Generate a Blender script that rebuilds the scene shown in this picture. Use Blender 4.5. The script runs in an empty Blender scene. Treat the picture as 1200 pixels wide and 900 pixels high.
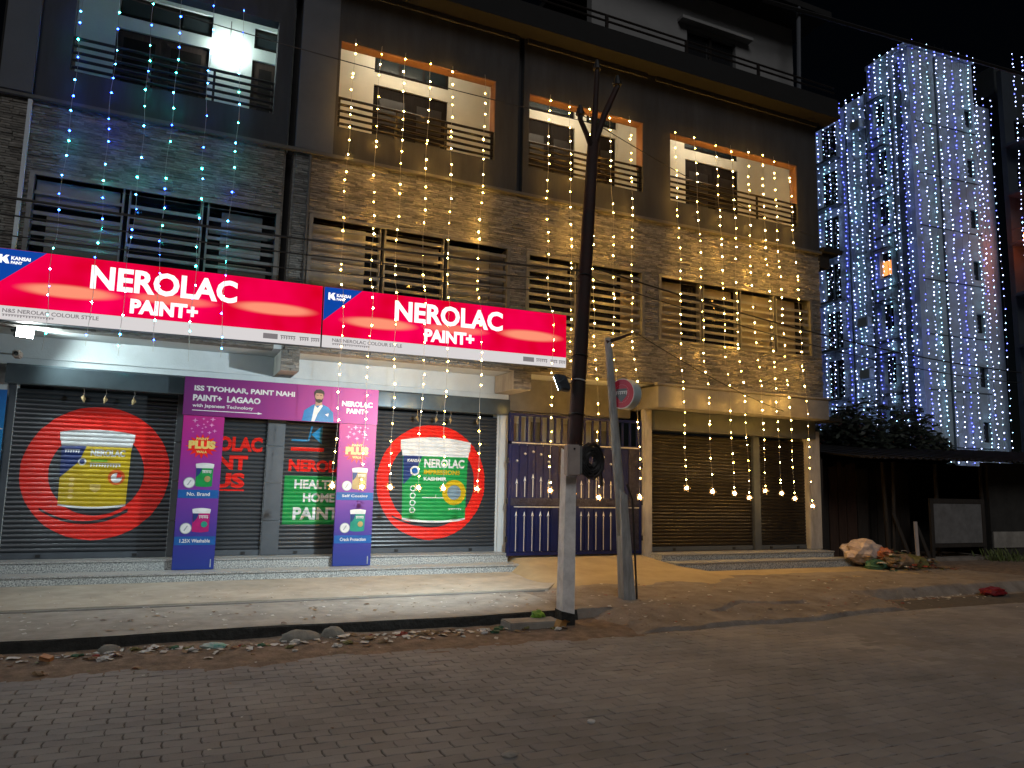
import bpy, bmesh, math, random
from mathutils import Vector, Matrix
random.seed(7)
S = bpy.context.scene
COL = S.collection
R = math.radians

# ------------------------------------------------------------------ camera
def camera_basis(yaw, pitch, roll):
    cy, sy, cp, sp = math.cos(yaw), math.sin(yaw), math.cos(pitch), math.sin(pitch)
    f = Vector((sy*cp, cy*cp, sp)); r = Vector((cy, -sy, 0)); u = r.cross(f)
    c, s = math.cos(roll), math.sin(roll)
    return c*r + s*u, -s*r + c*u, f
cam = bpy.data.cameras.new('camera'); cam.sensor_width = 36; cam.lens = 26.4; cam.clip_end = 500; cam.clip_start = .05
camo = bpy.data.objects.new('camera', cam); COL.objects.link(camo)
_r, _u, _f = camera_basis(R(24.492), R(7.685), R(1.263))
camo.matrix_world = Matrix(((_r.x, _u.x, -_f.x, 0), (_r.y, _u.y, -_f.y, -12.827), (_r.z, _u.z, -_f.z, 1.65), (0, 0, 0, 1)))
S.camera = camo
# ------------------------------------------------------------------ night sky, weak moon-like sun, exposure
W = bpy.data.worlds.new('World'); S.world = W; W.use_nodes = True
_n = W.node_tree.nodes; _bg = _n['Background']
_sky = _n.new('ShaderNodeTexSky'); _sky.sky_type = 'NISHITA'; _sky.sun_disc = False
SUN_EL, SUN_AZ = R(40), R(200)          # azimuth measured clockwise from +y: behind the camera
_sky.sun_elevation = SUN_EL; _sky.sun_rotation = SUN_AZ
W.node_tree.links.new(_sky.outputs[0], _bg.inputs[0]); _bg.inputs[1].default_value = 0.0004
sun = bpy.data.lights.new('sun', 'SUN'); sun.energy = 0.62; sun.angle = R(25); sun.color = (1, .98, .97)
suno = bpy.data.objects.new('sun', sun); COL.objects.link(suno)
_d = Vector((math.sin(SUN_AZ)*math.cos(SUN_EL), math.cos(SUN_AZ)*math.cos(SUN_EL), math.sin(SUN_EL)))
suno.rotation_euler = _d.to_track_quat('Z', 'Y').to_euler()
S.view_settings.view_transform = 'Standard'; S.view_settings.look = 'None'
S.view_settings.exposure = 0; S.view_settings.gamma = 1; S.view_settings.use_curve_mapping = False
S.render.engine = 'CYCLES'; S.cycles.use_denoising = True
S.cycles.max_bounces = 5; S.cycles.diffuse_bounces = 3; S.cycles.glossy_bounces = 3; S.cycles.sample_clamp_indirect = 4
S.cycles.use_light_tree = True

# ------------------------------------------------------------------ materials
MATS = {}
def mat(name, col, rough=.8, metal=0, noise=0, nscale=6, col2=None, bump=0, bscale=40, spec=.5, stretch=(1, 1, 1), detail=6, coat=0):
    """Principled surface; noise mixes col and col2 (or a darker col), bump adds fine relief."""
    if name in MATS: return MATS[name]
    m = bpy.data.materials.new(name); m.use_nodes = True; MATS[name] = m
    nt = m.node_tree; b = nt.nodes['Principled BSDF']
    b.inputs['Base Color'].default_value = (*col, 1); b.inputs['Roughness'].default_value = rough
    b.inputs['Metallic'].default_value = metal; b.inputs['Specular IOR Level'].default_value = spec
    b.inputs['Coat Weight'].default_value = coat
    if noise or bump:
        tc = nt.nodes.new('ShaderNodeTexCoord'); mp = nt.nodes.new('ShaderNodeMapping')
        mp.inputs['Scale'].default_value = stretch; nt.links.new(tc.outputs['Object'], mp.inputs[0])
    if noise:
        t = nt.nodes.new('ShaderNodeTexNoise'); t.inputs['Scale'].default_value = nscale; t.inputs['Detail'].default_value = detail
        t.inputs['Roughness'].default_value = .65
        nt.links.new(mp.outputs[0], t.inputs['Vector'])
        cr = nt.nodes.new('ShaderNodeValToRGB'); c2 = col2 or tuple(c*(1-noise) for c in col)
        cr.color_ramp.elements[0].position = .35; cr.color_ramp.elements[1].position = .68
        cr.color_ramp.elements[0].color = (*c2, 1); cr.color_ramp.elements[1].color = (*col, 1)
        nt.links.new(t.outputs['Fac'], cr.inputs[0]); nt.links.new(cr.outputs[0], b.inputs['Base Color'])
    if bump:
        t2 = nt.nodes.new('ShaderNodeTexNoise'); t2.inputs['Scale'].default_value = bscale; t2.inputs['Detail'].default_value = 5
        nt.links.new(mp.outputs[0], t2.inputs['Vector'])
        bp = nt.nodes.new('ShaderNodeBump'); bp.inputs['Strength'].default_value = bump; bp.inputs['Distance'].default_value = .02
        nt.links.new(t2.outputs['Fac'], bp.inputs['Height']); nt.links.new(bp.outputs[0], b.inputs['Normal'])
    return m
def emit(name, col, strength):
    if name in MATS: return MATS[name]
    m = bpy.data.materials.new(name); m.use_nodes = True; MATS[name] = m
    nt = m.node_tree; nt.nodes.clear(); e = nt.nodes.new('ShaderNodeEmission'); o = nt.nodes.new('ShaderNodeOutputMaterial')
    e.inputs[0].default_value = (*col, 1); e.inputs[1].default_value = strength
    nt.links.new(e.outputs[0], o.inputs[0]); return m
def gradient(name, stops, axis, lo, hi, rough=.45):
    """flat print whose ink runs through the stops along one object axis"""
    if name in MATS: return MATS[name]
    m = bpy.data.materials.new(name); m.use_nodes = True; MATS[name] = m
    nt = m.node_tree; b = nt.nodes['Principled BSDF']; b.inputs['Roughness'].default_value = rough
    tc = nt.nodes.new('ShaderNodeTexCoord'); sp = nt.nodes.new('ShaderNodeSeparateXYZ'); mr = nt.nodes.new('ShaderNodeMapRange')
    mr.inputs['From Min'].default_value = lo; mr.inputs['From Max'].default_value = hi
    cr = nt.nodes.new('ShaderNodeValToRGB'); el = cr.color_ramp.elements
    while len(el) < len(stops): el.new(.5)
    for e, (p, c) in zip(el, stops): e.position = p; e.color = (*c, 1)
    nt.links.new(tc.outputs['Object'], sp.inputs[0]); nt.links.new(sp.outputs[axis], mr.inputs[0])
    nt.links.new(mr.outputs[0], cr.inputs[0]); nt.links.new(cr.outputs[0], b.inputs['Base Color']); return m

M = {}
M['plaster'] = mat('dark_plaster', (.044, .046, .052), .85, noise=.4, nscale=1.3, stretch=(2.4, 2.4, .4), bump=.15, bscale=60)
M['plaster2'] = mat('slate_plaster', (.105, .116, .138), .85, noise=.2, nscale=1.1, bump=.12, bscale=60)
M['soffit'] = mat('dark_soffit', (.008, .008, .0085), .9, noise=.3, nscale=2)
M['white_wall'] = mat('white_wall', (.62, .66, .68), .8, noise=.16, nscale=1.6, bump=.08)
M['cream_wall'] = mat('cream_wall', (.74, .69, .58), .85, noise=.14, nscale=1.4, bump=.08)
M['pale_wall'] = mat('pale_green_wall', (.74, .8, .77), .85, noise=.1, nscale=1.4)
M['fascia'] = mat('fascia_paint', (.46, .44, .41), .8, noise=.42, nscale=2.2, stretch=(2, 2, .6), bump=.1)
M['fascia2'] = mat('grey_fascia', (.24, .235, .23), .8, noise=.3, nscale=2.2, bump=.1)
M['stone'] = mat('ledge_stone', (.3, .285, .262), .85, noise=.55, nscale=9, stretch=(1, 1, 5), bump=.5, bscale=55)
def vary(m, lo, hi):
    """every loose piece of the mesh a shade of its own"""
    nt = m.node_tree; b = nt.nodes['Principled BSDF']; src = b.inputs['Base Color'].links[0].from_socket
    g = nt.nodes.new('ShaderNodeNewGeometry'); mr = nt.nodes.new('ShaderNodeMapRange'); mr.inputs['To Min'].default_value = lo; mr.inputs['To Max'].default_value = hi
    sc = nt.nodes.new('ShaderNodeVectorMath'); sc.operation = 'SCALE'; nt.links.new(g.outputs['Random Per Island'], mr.inputs[0])
    nt.links.new(src, sc.inputs[0]); nt.links.new(mr.outputs[0], sc.inputs['Scale']); nt.links.new(sc.outputs[0], b.inputs['Base Color'])
vary(M['stone'], .6, 1.3)
M['stone_trim'] = mat('stone_trim', (.1, .098, .095), .8, noise=.2, nscale=4)
M['granite'] = mat('granite', (.62, .64, .62), .45, noise=.6, nscale=55, col2=(.13, .14, .15), detail=2)
M['granite_edge'] = mat('granite_edge', (.5, .51, .5), .4, noise=.5, nscale=60, col2=(.2, .2, .2), detail=2)
M['shutter'] = mat('shutter_steel', (.06, .068, .08), .36, .35, noise=.3, nscale=3, stretch=(.6, 1, 6))
M['shutter_old'] = mat('brown_shutter_steel', (.022, .019, .017), .33, .3, noise=.35, nscale=3, stretch=(.6, 1, 6))
M['hood'] = mat('hood_steel', (.13, .165, .19), .22, .55, noise=.25, nscale=2.2, bump=.1, bscale=3)
M['post'] = mat('grey_post', (.085, .1, .12), .5, .2, noise=.2, nscale=5)
M['frame'] = mat('window_steel', (.2, .2, .195), .5, .3, noise=.35, nscale=6)
M['bar'] = mat('grille_bar', (.22, .22, .215), .5, .25, noise=.3, nscale=5)
M['pane'] = mat('window_glass', (.015, .016, .018), .12, spec=.6)
M['curtain'] = mat('pale_sash', (.21, .215, .215), .6, noise=.25, nscale=2.4)
M['curtain2'] = mat('brown_sash', (.17, .145, .115), .6, noise=.25, nscale=2.4)
M['dark'] = mat('dark_interior', (.02, .02, .021), .9)
M['door'] = mat('dark_wood', (.014, .009, .007), .75, spec=.15, noise=.4, nscale=4, stretch=(6, 1, 1))
M['door2'] = mat('brown_wood', (.06, .036, .028), .7, spec=.2, noise=.35, nscale=4, stretch=(6, 1, 1))
M['rail'] = mat('black_rail', (.025, .02, .018), .4, .3)
M['railbrown'] = mat('brown_rail', (.012, .008, .006), .4, .3)
M['lintel'] = mat('orange_glow_paint', (.3, .15, .085), .75, noise=.25, nscale=3)  # orange light of the bulb strings put into the colour
M['gate_blue'] = mat('gate_blue', (.008, .016, .1), .4, .1, noise=.35, nscale=3, bump=.08, bscale=20)
M['gate_dark'] = mat('gate_band', (.05, .05, .09), .45, .4, noise=.5, nscale=14, bump=.6, bscale=30)
M['gate_white'] = mat('gate_silver', (.6, .6, .62), .35, .4)
M['walk'] = mat('walk_concrete', (.4, .36, .3), .85, noise=.3, nscale=2.6, bump=.25, bscale=70, col2=(.27, .245, .2))
M['walk2'] = mat('walk_grey', (.33, .31, .275), .88, noise=.35, nscale=3.1, bump=.35, bscale=60, col2=(.2, .185, .165))
M['kerb'] = mat('kerb_black', (.03, .03, .028), .95, noise=.6, nscale=8, bump=.9, bscale=26)
M['apron'] = mat('apron_concrete', (.42, .34, .21), .88, noise=.25, nscale=2, bump=.2, bscale=60)
M['earth'] = mat('brown_earth', (.27, .2, .148), .97, noise=.55, nscale=7, bump=.9, bscale=38, col2=(.12, .088, .066))
M['earth2'] = mat('dusty_mortar', (.29, .26, .228), .95, noise=.45, nscale=3, bump=1, bscale=34, col2=(.18, .15, .125))
M['joint'] = mat('joint_dust', (.115, .108, .1), .97, noise=.4, nscale=9)
M['ground'] = mat('ground_soil', (.05, .045, .04), .97, noise=.4, nscale=.7)
def paver_material():
    m = mat('paver_concrete', (.27, .274, .28), .78, noise=.4, nscale=2.2, bump=.5, bscale=110, col2=(.21, .212, .216))
    nt = m.node_tree; b = nt.nodes['Principled BSDF']; src = b.inputs['Base Color'].links[0].from_socket
    g = nt.nodes.new('ShaderNodeNewGeometry'); tc = nt.nodes.new('ShaderNodeTexNoise'); tc.inputs['Scale'].default_value = .55
    nt.links.new(g.outputs['Position'], tc.inputs['Vector'])
    mx = nt.nodes.new('ShaderNodeMix'); mx.data_type = 'RGBA'
    mr = nt.nodes.new('ShaderNodeMapRange'); mr.inputs['From Min'].default_value = .4; mr.inputs['From Max'].default_value = .72
    nt.links.new(tc.outputs['Fac'], mr.inputs[0]); nt.links.new(mr.outputs[0], mx.inputs['Factor'])
    nt.links.new(src, mx.inputs['A']); mx.inputs['B'].default_value = (.3, .285, .27, 1)     # dust films
    rp = nt.nodes.new('ShaderNodeObjectInfo'); ad = nt.nodes.new('ShaderNodeMath'); ad.operation = 'ADD'; fr = nt.nodes.new('ShaderNodeMath'); fr.operation = 'FRACT'
    nt.links.new(g.outputs['Random Per Island'], ad.inputs[0]); nt.links.new(rp.outputs['Random'], ad.inputs[1]); nt.links.new(ad.outputs[0], fr.inputs[0])
    m2 = nt.nodes.new('ShaderNodeMapRange'); m2.inputs['To Min'].default_value = .86; m2.inputs['To Max'].default_value = 1.07; nt.links.new(fr.outputs[0], m2.inputs[0])
    t3 = nt.nodes.new('ShaderNodeTexNoise'); t3.inputs['Scale'].default_value = .9; t3.inputs['Detail'].default_value = 8; nt.links.new(g.outputs['Position'], t3.inputs['Vector'])
    m3 = nt.nodes.new('ShaderNodeMapRange'); m3.inputs['From Min'].default_value = .3; m3.inputs['From Max'].default_value = .6; m3.inputs['To Min'].default_value = .78; m3.inputs['To Max'].default_value = 1.05; nt.links.new(t3.outputs['Fac'], m3.inputs[0])
    mu = nt.nodes.new('ShaderNodeMath'); mu.operation = 'MULTIPLY'; nt.links.new(m2.outputs[0], mu.inputs[0]); nt.links.new(m3.outputs[0], mu.inputs[1])
    sc = nt.nodes.new('ShaderNodeVectorMath'); sc.operation = 'SCALE'; nt.links.new(mx.outputs['Result'], sc.inputs[0]); nt.links.new(mu.outputs[0], sc.inputs['Scale'])
    nt.links.new(sc.outputs[0], b.inputs['Base Color']); return m
M['paver'] = paver_material()
M['p_conc'] = mat('pole_concrete', (.86, .85, .84), .85, noise=.35, nscale=5, bump=.3, bscale=30)
M['p_blue'] = mat('pole_blue_face', (.5, .72, .86), .85, noise=.3, nscale=5, bump=.3, bscale=30)  # bluer colour for one face of the stub
M['p_old'] = mat('weathered_pole', (.36, .37, .37), .9, noise=.5, nscale=4, stretch=(3, 3, .6), bump=.4, bscale=30)
M['p_dark'] = mat('rusty_dark_steel', (.02, .017, .016), .75, .2, noise=.5, nscale=3, col2=(.045, .016, .013))
M['black'] = mat('black_rubber', (.012, .012, .013), .6)
M['boxgrey'] = mat('meter_box', (.42, .36, .33), .6, noise=.2, nscale=5)
def glow_red():
    """backlit red flex: hot spots painted into the glow, as if from tubes behind"""
    m = bpy.data.materials.new('backlit_red_flex'); m.use_nodes = True; MATS[m.name] = m
    nt = m.node_tree; nt.nodes.clear(); N = nt.nodes.new; L = nt.links.new
    o = N('ShaderNodeOutputMaterial'); e = N('ShaderNodeEmission'); e.inputs[1].default_value = 1
    tc = N('ShaderNodeTexCoord'); sp = N('ShaderNodeSeparateXYZ'); L(tc.outputs['Object'], sp.inputs[0])
    total = None
    for cx, cz, wx, wz, k in HOT_SPOTS:
        a = N('ShaderNodeMath'); a.operation = 'SUBTRACT'; L(sp.outputs[0], a.inputs[0]); a.inputs[1].default_value = cx
        b = N('ShaderNodeMath'); b.operation = 'DIVIDE'; L(a.outputs[0], b.inputs[0]); b.inputs[1].default_value = wx
        c = N('ShaderNodeMath'); c.operation = 'SUBTRACT'; L(sp.outputs[2], c.inputs[0]); c.inputs[1].default_value = cz
        d = N('ShaderNodeMath'); d.operation = 'DIVIDE'; L(c.outputs[0], d.inputs[0]); d.inputs[1].default_value = wz
        v = N('ShaderNodeCombineXYZ'); L(b.outputs[0], v.inputs[0]); L(d.outputs[0], v.inputs[1])
        ln = N('ShaderNodeVectorMath'); ln.operation = 'LENGTH'; L(v.outputs[0], ln.inputs[0])
        mr = N('ShaderNodeMapRange'); mr.interpolation_type = 'SMOOTHSTEP'; L(ln.outputs['Value'], mr.inputs[0])
        mr.inputs['From Min'].default_value = 1.05; mr.inputs['From Max'].default_value = .55; mr.inputs['To Max'].default_value = k
        if total is None: total = mr.outputs[0]
        else:
            mx = N('ShaderNodeMath'); mx.operation = 'MAXIMUM'; L(total, mx.inputs[0]); L(mr.outputs[0], mx.inputs[1]); total = mx.outputs[0]
    t = N('ShaderNodeTexNoise'); t.inputs['Scale'].default_value = 1.3; L(tc.outputs['Object'], t.inputs['Vector'])
    base = N('ShaderNodeMix'); base.data_type = 'RGBA'; base.inputs['A'].default_value = (.7, .0, .014, 1); base.inputs['B'].default_value = (1.0, .0, .095, 1)
    mr0 = N('ShaderNodeMapRange'); mr0.inputs['From Min'].default_value = .3; mr0.inputs['From Max'].default_value = .7; L(t.outputs['Fac'], mr0.inputs[0]); L(mr0.outputs[0], base.inputs['Factor'])
    mx = N('ShaderNodeMix'); mx.data_type = 'RGBA'; L(total, mx.inputs['Factor']); L(base.outputs['Result'], mx.inputs['A'])
    mx.inputs['B'].default_value = (1.0, .3, .18, 1); L(mx.outputs['Result'], e.inputs[0]); L(e.outputs[0], o.inputs[0]); return m
HOT_SPOTS = ((3.6, .52, .66, .105, 1), (.9, .46, .66, .105, 1), (2.2, .49, .62, .09, .6))  # elliptical hot spots painted into the sign's glow
M['flex_red'] = glow_red()
M['flex_white'] = emit('backlit_white', (1, .98, .97), 1.25)
M['flex_strip'] = emit('backlit_strip', (.74, .7, .7), .95)
M['flex_blue'] = emit('backlit_blue', (.005, .06, .36), 1)
M['ink_grey'] = emit('backlit_grey_ink', (.3, .27, .28), .7)
def ink(name, c, rough=.34): return mat('ink_'+name, c, rough, noise=.26, nscale=4.5, stretch=(1, 1, 2.2), detail=9)
INK = {k: ink(k, v) for k, v in dict(red=(.85, .022, .014), white=(.78, .8, .82), yellow=(.62, .44, .01), green=(.012, .33, .08), blue=(.02, .045, .2), sky=(.03, .3, .62),
    dark=(.03, .035, .042), orange=(.75, .14, .02), gold=(.8, .6, .18), teal=(.02, .3, .22), magenta=(.45, .015, .17), lime=(.2, .42, .02), band=(.015, .12, .42), grey=(.35, .4, .45),
    skin=(.45, .26, .18), hair=(.025, .018, .015), suit=(.02, .2, .52), pink=(.75, .3, .62), tan=(.45, .34, .14), bluegreen=(.2, .3, .38)).items()}

# ------------------------------------------------------------------ mesh builders
def tag(o, label=None, cat=None, group=None, kind=None):
    for k, v in (('label', label), ('category', cat), ('group', group), ('kind', kind)):
        if v: o[k] = v
    return o
def empty(name, loc=(0, 0, 0), parent=None, **kw):
    o = bpy.data.objects.new(name, None); COL.objects.link(o); o.location = loc; o.empty_display_size = .1
    o.parent = parent; return tag(o, **kw)
class MB:
    def __init__(s): s.v, s.f, s.m = [], [], []
    def add(s, vs, fs, mi=0):
        k = len(s.v); s.v += [tuple(p) for p in vs]; s.f += [tuple(i+k for i in f) for f in fs]; s.m += [mi]*len(fs); return s
    def box(s, x0, x1, y0, y1, z0, z1, mi=0):
        return s.add([(x, y, z) for z in (z0, z1) for y in (y0, y1) for x in (x0, x1)],
                     [(0, 2, 3, 1), (4, 5, 7, 6), (0, 1, 5, 4), (2, 6, 7, 3), (0, 4, 6, 2), (1, 3, 7, 5)], mi)
    def bevbox(s, x0, x1, y0, y1, z0, z1, b=.01, mi=0):
        bm = bmesh.new(); bmesh.ops.create_cube(bm, size=1)
        for v in bm.verts: v.co = ((x0+x1)/2+v.co.x*(x1-x0), (y0+y1)/2+v.co.y*(y1-y0), (z0+z1)/2+v.co.z*(z1-z0))
        bmesh.ops.bevel(bm, geom=bm.edges[:], offset=b, segments=2, affect='EDGES')
        s.bm(bm, mi); bm.free(); return s
    def bm(s, bm, mi=0, mx=None):
        bm.verts.index_update()
        s.add([(mx @ v.co) if mx else v.co for v in bm.verts], [tuple(v.index for v in f.verts) for f in bm.faces], mi); return s
    def tube(s, pts, rad, n=6, mi=0, caps=True):
        pts = [Vector(p) for p in pts]; rs = rad if isinstance(rad, (list, tuple)) else [rad]*len(pts); k = len(s.v); up = None
        for i, p in enumerate(pts):
            t = (pts[min(i+1, len(pts)-1)] - pts[max(i-1, 0)]).normalized()
            if up is None: up = Vector((0, 0, 1)) if abs(t.z) < .9 else Vector((1, 0, 0))
            a = t.cross(up).normalized(); b = a.cross(t)
            s.v += [tuple(p + (a*math.cos(2*math.pi*j/n) + b*math.sin(2*math.pi*j/n))*rs[i]) for j in range(n)]
        for i in range(len(pts)-1):
            for j in range(n):
                s.f.append((k+i*n+j, k+i*n+(j+1) % n, k+(i+1)*n+(j+1) % n, k+(i+1)*n+j)); s.m.append(mi)
        if caps:
            s.f.append(tuple(k+j for j in range(n))[::-1]); s.f.append(tuple(k+(len(pts)-1)*n+j for j in range(n))); s.m += [mi, mi]
        return s
    def ball(s, c, r, mi=0, jag=0, sub=1, sc=(1, 1, 1), rng=random):
        bm = bmesh.new(); bmesh.ops.create_icosphere(bm, subdivisions=sub, radius=1)
        for v in bm.verts:
            q = 1 + rng.uniform(-jag, jag); v.co = (c[0]+v.co.x*r*sc[0]*q, c[1]+v.co.y*r*sc[1]*q, c[2]+v.co.z*r*sc[2]*q)
        s.bm(bm, mi); bm.free(); return s
    def octa(s, c, r, mi=0):
        x, y, z = c
        return s.add([(x+r, y, z), (x-r, y, z), (x, y+r, z), (x, y-r, z), (x, y, z+r), (x, y, z-r)],
                     [(0, 2, 4), (2, 1, 4), (1, 3, 4), (3, 0, 4), (2, 0, 5), (1, 2, 5), (3, 1, 5), (0, 3, 5)], mi)
    def mesh(s, name, mats, smooth=False):
        me = bpy.data.meshes.new(name); me.from_pydata(s.v, [], s.f); 
        for m in (mats if isinstance(mats, (list, tuple)) else [mats]): me.materials.append(m)
        if len(me.materials) > 1: me.polygons.foreach_set('material_index', s.m)
        if smooth: me.polygons.foreach_set('use_smooth', [True]*len(me.polygons))
        me.update(); return me
    def build(s, name, mats, parent=None, loc=(0, 0, 0), smooth=False, **kw):
        return link(name, s.mesh(name, mats, smooth), parent, loc, **kw)
def link(name, me, parent=None, loc=(0, 0, 0), rot=None, **kw):
    o = bpy.data.objects.new(name, me); COL.objects.link(o); o.parent = parent; o.location = loc
    if rot: o.rotation_euler = rot
    return tag(o, **kw)
def box(name, m, parent, x0, x1, y0, y1, z0, z1, b=0, **kw):
    mb = MB(); (mb.bevbox(x0, x1, y0, y1, z0, z1, b) if b else mb.box(x0, x1, y0, y1, z0, z1))
    return mb.build(name, m, parent, **kw)
def pierced(x0, x1, z0, z1, y0, y1, holes, mb=None):
    """an upright wall slab from y0 (front) to y1 with rectangular holes (x0, x1, z0, z1)"""
    mb = mb or MB()
    xs = sorted({x0, x1, *[min(max(h[i], x0), x1) for h in holes for i in (0, 1)]}); zs = sorted({z0, z1, *[min(max(h[i], z0), z1) for h in holes for i in (2, 3)]})
    solid = lambda i, j: 0 <= i < len(xs)-1 and 0 <= j < len(zs)-1 and not any(
        h[0] < (xs[i]+xs[i+1])/2 < h[1] and h[2] < (zs[j]+zs[j+1])/2 < h[3] for h in holes)
    for i in range(len(xs)-1):
        for j in range(len(zs)-1):
            if not solid(i, j): continue
            a, b, c, d = xs[i], xs[i+1], zs[j], zs[j+1]
            mb.add([(a, y0, c), (b, y0, c), (b, y0, d), (a, y0, d)], [(0, 1, 2, 3)]); mb.add([(a, y1, c), (b, y1, c), (b, y1, d), (a, y1, d)], [(3, 2, 1, 0)])
            if not solid(i-1, j): mb.add([(a, y0, c), (a, y0, d), (a, y1, d), (a, y1, c)], [(0, 1, 2, 3)])
            if not solid(i+1, j): mb.add([(b, y0, c), (b, y0, d), (b, y1, d), (b, y1, c)], [(3, 2, 1, 0)])
            if not solid(i, j-1): mb.add([(a, y0, c), (a, y1, c), (b, y1, c), (b, y0, c)], [(0, 1, 2, 3)])
            if not solid(i, j+1): mb.add([(a, y0, d), (a, y1, d), (b, y1, d), (b, y0, d)], [(3, 2, 1, 0)])
    return mb

# ------------------------------------------------------------------ flat art: polygons and lettering in an x-z plane
def poly(*pts): return ([(p[0], p[1]) for p in pts], [tuple(range(len(pts)))])
def rect(x0, x1, z0, z1): return poly((x0, z0), (x1, z0), (x1, z1), (x0, z1))
def disc(cx, cz, rx, rz=None, n=40): 
    rz = rz or rx; return poly(*[(cx+rx*math.cos(2*math.pi*i/n), cz+rz*math.sin(2*math.pi*i/n)) for i in range(n)])
def ring(cx, cz, r0, r1, n=56, jag=0):
    v = []; 
    for i in range(n):
        a = 2*math.pi*i/n; q = 1+random.uniform(-jag, jag); v += [(cx+r0*math.cos(a)*q, cz+r0*math.sin(a)), (cx+r1*math.cos(a)*q, cz+r1*math.sin(a)*q)]
    return v, [(2*i, 2*i+1, (2*i+3) % (2*n), (2*i+2) % (2*n)) for i in range(n)]
def star(cx, cz, r0, r1, n):
    v = [(cx, cz)]+[(cx+(r1 if i % 2 else r0)*math.cos(math.pi*i/n), cz+(r1 if i % 2 else r0)*.8*math.sin(math.pi*i/n)) for i in range(2*n)]
    return v, [(0, 1+i, 1+(i+1) % (2*n)) for i in range(2*n)]
def join(*shapes):
    V, F = [], []
    for v, f in shapes: k = len(V); V += v; F += [tuple(i+k for i in g) for g in f]
    return V, F
_font_cache = {}
def text(s, x0, x1, z0, z1, bold=.03):
    """lettering fitted to a box"""
    key = (s, bold)
    if key not in _font_cache:
        cu = bpy.data.curves.new('lettering', 'FONT'); cu.body = s; cu.offset = bold; cu.resolution_u = 3
        ob = bpy.data.objects.new('lettering', cu); COL.objects.link(ob); bpy.context.view_layer.update()
        me = bpy.data.meshes.new_from_object(ob.evaluated_get(bpy.context.evaluated_depsgraph_get()))
        _font_cache[key] = ([(v.co.x, v.co.y) for v in me.vertices], [tuple(p.vertices) for p in me.polygons])
        bpy.data.objects.remove(ob); bpy.data.curves.remove(cu); bpy.data.meshes.remove(me)
    V, F = _font_cache[key]
    a, b = min(p[0] for p in V), max(p[0] for p in V); c, d = min(p[1] for p in V), max(p[1] for p in V)
    return [(x0+(x-a)/(b-a)*(x1-x0), z0+(z-c)/(d-c)*(z1-z0)) for x, z in V], F
def scribble(x0, x1, z0, z1, n, rng=None):
    """unreadable small print: a head line with short stems"""
    rng = rng or random.Random(3); sh = [rect(x0, x1, z1-(z1-z0)*.2, z1)]
    for i in range(n):
        x = x0+(x1-x0)*(i+.3)/n; w = (x1-x0)/n*.35
        sh.append(rect(x, x+w, z0+(z1-z0)*rng.uniform(0, .35), z1-(z1-z0)*.2))
        sh.append(rect(x+w, x+w*2, z0+(z1-z0)*.4, z0+(z1-z0)*.55))
    return join(*sh)
def tri(v, f):
    bm = bmesh.new(); vs = [bm.verts.new((x, 0, z)) for x, z in v]
    for g in f:
        try: bm.faces.new([vs[i] for i in g])
        except ValueError: pass
    bmesh.ops.triangulate(bm, faces=[q for q in bm.faces if len(q.verts) > 4], ngon_method='EAR_CLIP'); return bm
def face_front(bm):
    for q in bm.faces:
        q.normal_update()
        if q.normal.y > 0: q.normal_flip()
def decal(name, shape, m, parent, y, loc=(0, 0, 0), **kw):
    bm = tri(*shape); face_front(bm); me = bpy.data.meshes.new(name)
    for v in bm.verts: v.co.y = y
    bm.to_mesh(me); bm.free(); me.materials.append(m); return link(name, me, parent, loc, **kw)
SLAT_H, SLAT_D = .0672, .021
def slat_y(t): return -SLAT_D*math.sin(math.pi*min(max(t, 0), 1))**.8
SLAT_T = (0, .08, .25, .5, .75, .92, 1)
def painted(name, shape, m, parent, z0, layer, ybase=0, **kw):
    """paint on a roller shutter: the shape is cut at every fold of the slats and follows them"""
    bm = tri(*shape); lo = min(v.co.z for v in bm.verts); hi = max(v.co.z for v in bm.verts)
    k = int((lo-z0)/SLAT_H)-1
    while z0+k*SLAT_H < hi:
        for t in SLAT_T[:-1]:
            z = z0+(k+t)*SLAT_H
            if lo < z < hi: bmesh.ops.bisect_plane(bm, geom=bm.verts[:]+bm.edges[:]+bm.faces[:], plane_co=(0, 0, z), plane_no=(0, 0, 1), dist=1e-5)
        k += 1
    face_front(bm)
    for v in bm.verts:
        q = (v.co.z-z0)/SLAT_H; v.co.y = ybase+slat_y(q-math.floor(q+1e-4))-.0012*layer-.001
    me = bpy.data.meshes.new(name); bm.to_mesh(me); bm.free(); me.materials.append(m)
    return link(name, me, parent, **kw)

# ================================================================== SETTING
def field(name, m, x0, x1, nx, y0, y1, ny, zf, parent=None, smooth=True, **kw):
    mb = MB(); vs = []; 
    for j in range(ny+1):
        for i in range(nx+1):
            x = x0+(x1-x0)*i/nx; y = y0+(y1-y0)*j/ny; vs.append((x, y, zf(x, y)))
    fs = [(j*(nx+1)+i, j*(nx+1)+i+1, (j+1)*(nx+1)+i+1, (j+1)*(nx+1)+i) for j in range(ny) for i in range(nx)]
    return mb.add(vs, fs).build(name, m, parent, smooth=smooth, **kw)
from mathutils import noise as mn
def nz(x, y, s, seed=0): return mn.noise(Vector((x*s+seed*17.3, y*s-seed*9.1, seed*3.7)))

box('ground', M['ground'], None, -200, 260, -200, 260, -.6, -.06, kind='structure')
road = box('road', M['joint'], None, -60, 90, -22, -4.4, -.055, -.0015, kind='structure')
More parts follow.
